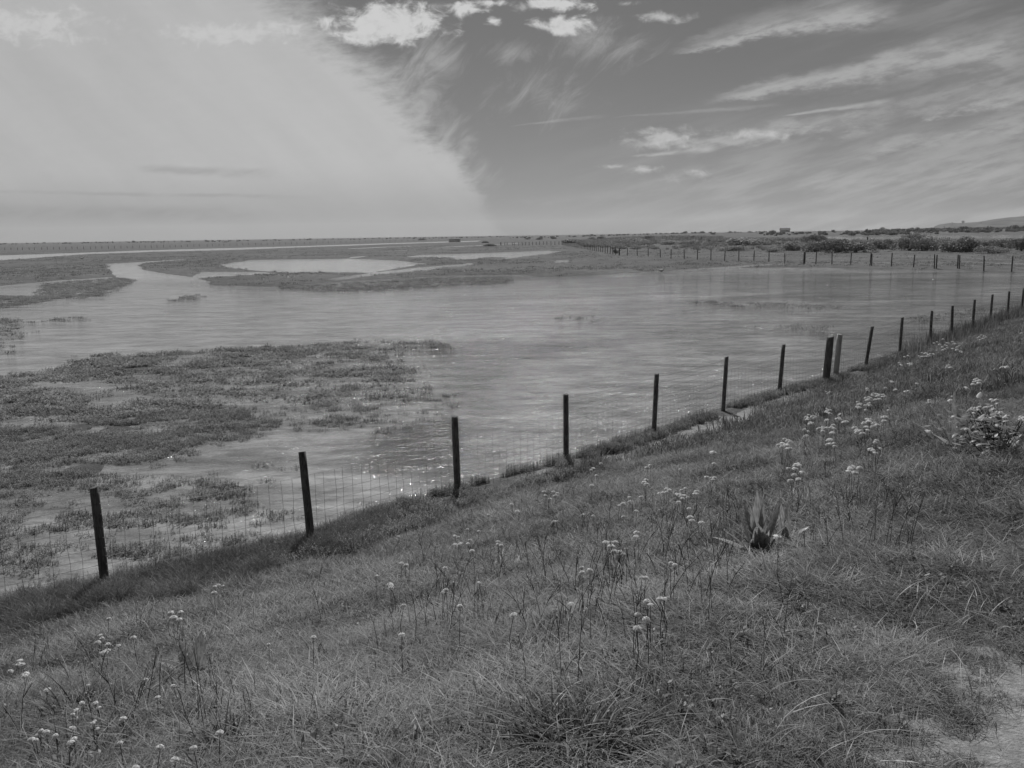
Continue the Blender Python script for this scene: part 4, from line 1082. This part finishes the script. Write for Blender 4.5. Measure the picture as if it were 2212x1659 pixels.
leaves(r, [((0, 0, 0), .24, .05, 95, 86, 10, .7), ((.015, 0, 0), .24, .045, 60, 80, 12, .6), ((-.02, 0, 0), .22, .045, 150, 78, 18, .8), ((0, -.02, 0), .19, .05, 260, 80, 20, .25), ((.03, 0, 0), .17, .045, 10, 60, 55, .6), ((.03, -.01, 0), .15, .04, 340, 40, 60, .5)]); r.scale = (1.15,) * 3
r = plant_at(2062, 975, 'dagger_leaf_plant', 'dagger leaved plant with stiff spreading blades beside the white flowered shrub')
leaves(r, [((0, 0, 0), .42, .045, 140, 62, 10, .9), ((0, 0, 0), .42, .04, 95, 84, 4, .3), ((.01, 0, 0), .40, .04, 60, 76, 6, .35), ((0, 0, 0), .40, .045, 175, 42, 20, .7), ((.01, 0, 0), .38, .04, 35, 62, 10, .6), ((0, -.01, 0), .34, .045, 215, 40, 30, .6), ((.01, -.01, 0), .32, .05, 300, 20, 45, .8), ((.02, 0, 0), .36, .04, 330, 25, 40, .9), ((-.01, 0, 0), .36, .04, 120, 74, 8, .5)]); r.scale = (1.35,) * 3
r = plant_at(413, 1462, 'broad_leaf_plant', 'pair of broad pale leaves low in the grass above the two lone daisies')
leaves(r, [((0, 0, 0), .15, .055, 130, 62, 25, .8), ((.02, 0, 0), .17, .07, 75, 78, 15, .6), ((-.02, 0, 0), .12, .04, 190, 50, 30, .5)]); r.scale = (1.5,) * 3
r = plant_at(12, 1490, 'broad_leaf_plant', 'dark upright leaves at the left picture edge')
leaves(r, [((0, 0, 0), .18, .05, 100, 75, 20, .2), ((.02, 0, 0), .16, .045, 45, 70, 20, .4), ((-.02, 0, 0), .14, .05, 170, 60, 30, .1)])
# flowering shrub by the right edge
r = plant_at(2165, 965, 'flowering_shrub', 'sprawling leafy shrub with dense white flower heads near the right picture edge', 'shrub')
SO = Vector(r.location)
fl = [(1590, 410), (1622, 440), (1685, 420), (1605, 520), (1635, 580), (1390, 540), (1355, 558), (1315, 560), (1258, 560), (1215, 590), (1360, 592), (1525, 548), (1480, 556), (1700, 625), (1757, 648), (1655, 715), (1765, 715), (1867, 703), (1830, 722), (1452, 712), (1408, 737), (1482, 752), (1440, 765), (1280, 645), (1155, 930), (1610, 738), (2100, 760), (2115, 715), (2150, 775), (2160, 740)]
fa = np.array([(1946.6 + x * .1227, 814 + y * .1227) for x, y in fl]); fpz = hit(fa[:, 0], fa[:, 1], .38)
st = MB()
for q in fpz:
    v = Vector((float(q[0]), float(q[1]), float(q[2]))) - SO; st.t = .2
    b = Vector((v.x * .35 + random.gauss(0, .02), v.y * .3, -.02)); m_ = b.lerp(v, .5) + Vector((random.gauss(0, .03), 0, .02))
    st.tube([b, m_, v], [.0035, .003, .002], 5, False)
    hd = bpy.data.objects.new('flower_head', random.choice(HEADS)); COL.objects.link(hd); hd.parent = r; hd.location = v; s = random.uniform(.038, .058); hd.scale = (s, s, s * 1.15); hd.rotation_euler = (random.uniform(-.1, .4), random.gauss(0, .25), random.gauss(0, .5))
st.build('stems', M_STEM, r)
mb = MB()
for _ in range(420):
    q = Vector(random.choice(st.v)); q = q * random.uniform(.7, 1.02) + Vector((random.gauss(-.08, .13), random.gauss(0, .08), random.gauss(-.03, .06)))
    if q.z < .02: q.z = random.uniform(.02, .1)
    big_leaf(mb, q, random.uniform(.05, .1), random.uniform(.03, .05), random.uniform(0, 6.28), random.uniform(-.4, .8), random.uniform(0, 1), random.random(), .2, 4)
mb.build('foliage', M_DARKLEAF, r, True)
# tussocks
def tussock(px, py, n, rad, h0, h1, w, label, mat=M_LONG):
    r = plant_at(px, py, 'grass_tussock', label, 'grass tussock'); mb = MB()
    for _ in range(n):
        a = random.uniform(0, 6.28); q = rad * math.sqrt(random.random()); h = random.uniform(h0, h1)
        az = a + random.gauss(0, .5) if random.random() < .75 else random.uniform(0, 6.28)
        blade(mb, (q * math.cos(a), q * math.sin(a), -.02), h, h * random.uniform(.5, 1.7), az, w * random.uniform(.6, 1.3), 7, random.uniform(.8, 2.2), random.random() ** 2 * 1.2)
    mb.build('blades', mat, r)
tussock(1262, 1638, 380, .22, .12, .25, .006, 'big dark grass tussock with long arching blades at the bottom middle of the photo', M_LONG)
tussock(490, 1340, 160, .07, .08, .16, .008, 'small dark leafy rosette low on the bank, left part')
tussock(500, 1620, 160, .12, .12, .24, .006, 'dark grass tussock above the lower left daisies, right one')
tussock(330, 1510, 160, .12, .12, .24, .006, 'dark grass tussock right of the broken daisy clump')
tussock(180, 1560, 220, .22, .12, .24, .006, 'dark tussock amid the lower left daisies')
tussock(350, 930, 260, .28, .15, .35, .012, 'dark rushy tuft in the flooded marsh beyond the first fence bay')

# ------------------------------------------------------------------ light, sky, haze
AZ = math.radians(-2); EL = math.radians(50)
sun = bpy.data.lights.new('sun', 'SUN'); sun.energy = 3.5; sun.angle = math.radians(.53); sun.color = (1, 1, 1)
so = bpy.data.objects.new('sun', sun); COL.objects.link(so)
sdv = Vector((math.sin(AZ) * math.cos(EL), math.cos(AZ) * math.cos(EL), math.sin(EL)))
so.rotation_euler = sdv.to_track_quat('Z', 'Y').to_euler(); so.location = (0, 0, 60)

def world():
    w = bpy.data.worlds.new('World'); S.world = w; w.use_nodes = True
    t = NT(w.node_tree)
    out = t.n('ShaderNodeOutputWorld'); bg = t.n('ShaderNodeBackground')
    STR = .10
    sky = t.n('ShaderNodeTexSky', sky_type='NISHITA'); sky.sun_disc = False; sky.sun_elevation = EL; sky.sun_rotation = AZ
    sky.dust_density = 1.2; sky.air_density = 1.0
    sep = t.n('ShaderNodeSeparateColor'); t.l.new(sky.outputs[0], sep.inputs[0])
    r, g, b = [V(t, o) for o in sep.outputs]
    base = r * .27                       # red-filtered black and white film
    gen = V(t, t.n('ShaderNodeTexCoord').outputs['Generated'])
    x, y, z = t.xyz(gen)
    yy = t.math('MAXIMUM', y, .12)
    u = x / yy; v = z / yy
    def uv(px, py):
        d = ray(px, py); return float(d[0] / d[1]), float(d[2] / d[1])
    K = 1 / 1942.
    # large-scale distortion shared by the streaks
    dn = t.noise(t.vec(u, v * 1.6, 0.), 9., 5., .6) - .5
    fine = t.noise(t.vec(u * .8 + v * 1.5, v * 3. - u * .7, 4.), 38., 6., .65) - .5
    fs = t.noise(t.vec(u * .97 + v * .25, (v * .97 - u * .25) * 6.5, 2.), 9., 6., .6)      # fibres rising to the right
    base = base * (1.0 / 1.0)
    total = None
    # cirrus veil, left
    e = np.array([uv(px, py) for px, py in [(640, 0), (700, 60), (790, 140), (850, 200), (905, 260), (962, 320), (1008, 380), (1045, 440), (1075, 500)]])
    co = np.polyfit(e[:, 1], e[:, 0], 3)
    ue = ((v * float(co[0]) + float(co[1])) * v + float(co[2])) * v + float(co[3])
    soft_w = t.ss(v, .04, .24, .022, .07)
    dist = (ue - u) + .012 + dn * .13 + fine * t.ss(v, .0, .2, .03, .07)
    veil = t.ss(dist / soft_w, -.35, 1.0)
    rad = t.noise(t.vec((u * .72 + v * .7) * 3.5, (v * .72 - u * .35) * .9, 1.), 6., 5., .55)
    veil_v = (t.ss(rad, .3, .7, .452, .488) + fine * .035) * t.ss(v, 0., .085, .57, 1.) + t.ss(u, -.6, -.1, -.02, .02)
    SC = 1 / STR
    col = t.mix(veil * .96, base * STR, veil_v)
    # right-hand general veil growing to the horizon
    fsn = t.ss(fs, .38, .68)
    low = t.ss(v, .01, .17, 1., 0.) * t.ss(u, -.02, .3)
    col = t.mix(low * (fsn * .62 + .1), col, .42)
    hi = t.ss(u, .2, .55) * t.ss(v, .08, .2)
    col = t.mix(hi * (fsn * .26 + .09), col, .39)
    # streaks and clouds
    def streak(x1, y1, x2, y2, w, op, val, w0=.25, thr=.0, nz=1.0):
        nonlocal col
        a = uv(x1, y1); c = uv(x2, y2); dx, dy = c[0] - a[0], c[1] - a[1]; L = math.hypot(dx, dy); dx /= L; dy /= L
        s = ((u - a[0]) * dx + (v - a[1]) * dy) / L
        tt = (v - a[1]) * dx - (u - a[0]) * dy
        if w < 12: nz = min(nz, .22)
        tt = tt + dn * (.035 * nz) + fine * (.02 * nz)
        wd = t.ss(s, 0., .8, w * K * w0, w * K, 'LINEAR')
        q = tt / wd
        m = t.ss(t.math('ABSOLUTE', q), 1.2, .1) * t.ss(s, -.03, .12) * t.ss(s, .8, 1.02, 1., 0.)
        m = m * t.ss(fs + fine * .8, .3, .65, .35, 1.15)
        col = t.mix(m * op, col, val)
    pv = t.vec(u, v, 0.)
    def vmath(op, a, b, c=None):
        nd = t.n('ShaderNodeVectorMath', operation=op); t.setin(nd.inputs[0], a)
        if b is not None: t.setin(nd.inputs[1], b)
        if c is not None: t.setin(nd.inputs[2], c)
        return V(t, nd.outputs['Value'] if op in ('LENGTH', 'DOT_PRODUCT') else nd.outputs[0])
    def field(lst, fall):
        """highest of many soft ellipses: weight - fall * distance"""
        f = None
        for px, py, rx, ry, w in lst:
            c = uv(px, py); ix, iy = 1 / (rx * K), 1 / (ry * K)
            r2 = vmath('LENGTH', vmath('MULTIPLY_ADD', pv, (ix, iy, 0), (-c[0] * ix, -c[1] * iy, 0)), None)
            h = t.math('MULTIPLY_ADD', r2, -fall, w)
            f = h if f is None else t.math('MAXIMUM', f, h)
        return f
    for a in [(1450, 112, 1960, 10, 26, .75, .42), (1460, 95, 1900, 0, 40, .4, .4), (1530, 218, 2240, 75, 34, .7, .42), (1600, 200, 2300, 100, 60, .3, .4),
              (1690, 252, 1940, 215, 8, .6, .44), (1350, 322, 1960, 252, 26, .6, .44), (1360, 340, 1560, 318, 9, .6, .48), (1740, 272, 2260, 150, 26, .35, .4),
              (1950, 250, 2300, 190, 32, .6, .44), (1850, 330, 2300, 250, 50, .5, .44), (1100, 272, 1320, 250, 5, .5, .34), (1320, 255, 1700, 225, 6, .4, .34),
              (1700, 400, 2300, 330, 60, .35, .43), (1100, 440, 1500, 400, 26, .25, .36), (1700, 195, 2260, 110, 30, .25, .4)]:
        streak(*a)
    # wisps: fibres leaning up to the right, then small cumulus puffs
    ca, sa = math.cos(math.radians(40)), math.sin(math.radians(40))
    wn = t.noise(t.vec((u * ca + v * sa) * 14., (v * ca - u * sa) * 40., 3.), 1., 8., .7, .9)
    wf = field([(910, 200, 90, 170, .3), (945, 135, 65, 60, .32), (860, 160, 100, 50, .28), (960, 290, 55, 90, .28), (1285, 95, 120, 60, .3), (1110, 115, 90, 40, .24), (1180, 200, 190, 90, .2), (1040, 380, 55, 45, .28), (1005, 320, 45, 70, .26)], .3)
    col = t.mix(t.ss(wn + wf, .5, 1.0) * .75, col, .43)
    pn = t.noise(t.vec(u, v * 1.6, 1.), 40., 8., .62, .4)
    lit = t.noise(t.vec(u, v * 1.4 + .004, 2.), 75., 5., .6)
    for lst, val, op, hiw in [([(60, 58, 190, 46, .36), (520, 70, 230, 30, .37)], .57, .7, .34), ([(1440, 300, 105, 24, .36), (1395, 366, 80, 13, .28), (1330, 360, 60, 8, .22), (1640, 290, 180, 24, .22), (1430, 38, 70, 15, .3), (1350, 8, 50, 10, .2), (960, 12, 70, 12, .26), (1480, 375, 140, 32, .14)], .52, .8, .34),
                         ([(840, 52, 130, 42, .4), (795, 72, 80, 24, .36), (900, 45, 70, 18, .34), (1213, 54, 66, 18, .38), (1200, 10, 95, 15, .36), (1065, 47, 30, 13, .3), (1000, 20, 44, 19, .34), (1060, 6, 44, 10, .3)], .6, .95, .26)]:
        d_ = pn + field(lst, .36)
        m = t.ss(d_, .47, .47 + hiw)
        col = t.mix(m * op, col, t.ss(lit + m * .25, .4, .8, val - .13, val + .02))
    # thin darker bands low in the veil
    for a in [(290, 362, 610, 380, 13, 1., .36), (-50, 412, 700, 428, 6, .8, .32), (-100, 458, 620, 470, 24, .9, .25)]:
        streak(*a, w0=.8, nz=.25)
    back = t.ss(y, .05, .3)
    colf = t.mix(back, base * STR + .05, col)
    colf = t.mix(t.ss(z, -.02, .0), .12, colf)
    vv = colf * SC
    t.l.new(t.vec(vv, vv, vv).s, bg.inputs[0]); bg.inputs[1].default_value = STR
    t.l.new(bg.outputs[0], out.inputs[0])
    w.cycles.sampling_method = 'MANUAL'; w.cycles.sample_map_resolution = 512
world()

def haze():
    mb = MB(); mb.box((0, 4000, 75), (5200, 5600, 80)); 
    m, t = new_mat('thin sea haze'); o = t.n('ShaderNodeOutputMaterial'); p = t.n('ShaderNodeVolumePrincipled')
    p.inputs['Color'].default_value = (.95, .95, .95, 1); p.inputs['Density'].default_value = .00008; p.inputs['Anisotropy'].default_value = .3
    t.l.new(p.outputs[0], o.inputs['Volume'])
    h = mb.build('haze', m); tag(h, 'thin pale sea haze over the marsh', None, None, 'stuff')
HAZE = True
if HAZE: haze()

# ------------------------------------------------------------------ camera and render settings
cam = bpy.data.cameras.new('camera'); co_ = bpy.data.objects.new('camera', cam); COL.objects.link(co_)
cam.sensor_fit = 'HORIZONTAL'; cam.sensor_width = 43.8; cam.lens = 43.8 * F / PW; cam.clip_start = .05; cam.clip_end = 30000
from mathutils import Matrix
R = Matrix.Rotation(math.pi / 2 - PITCH, 4, 'X') @ Matrix.Rotation(-ROLL, 4, 'Z')
co_.matrix_world = Matrix.Translation((0, 0, HC)) @ R
S.camera = co_
S.view_settings.view_transform = 'Standard'; S.view_settings.look = 'None'; S.view_settings.exposure = 0; S.view_settings.gamma = 1
S.render.engine = 'CYCLES'
cy = S.cycles; cy.use_denoising = True; cy.max_bounces = 6; cy.diffuse_bounces = 3; cy.glossy_bounces = 2; cy.transmission_bounces = 3; cy.volume_bounces = 0; cy.transparent_max_bounces = 4
cy.sample_clamp_indirect = 4; cy.sample_clamp_direct = 0; cy.use_adaptive_sampling = False
cy.volume_step_rate = 10; cy.caustics_reflective = False; cy.caustics_refractive = False
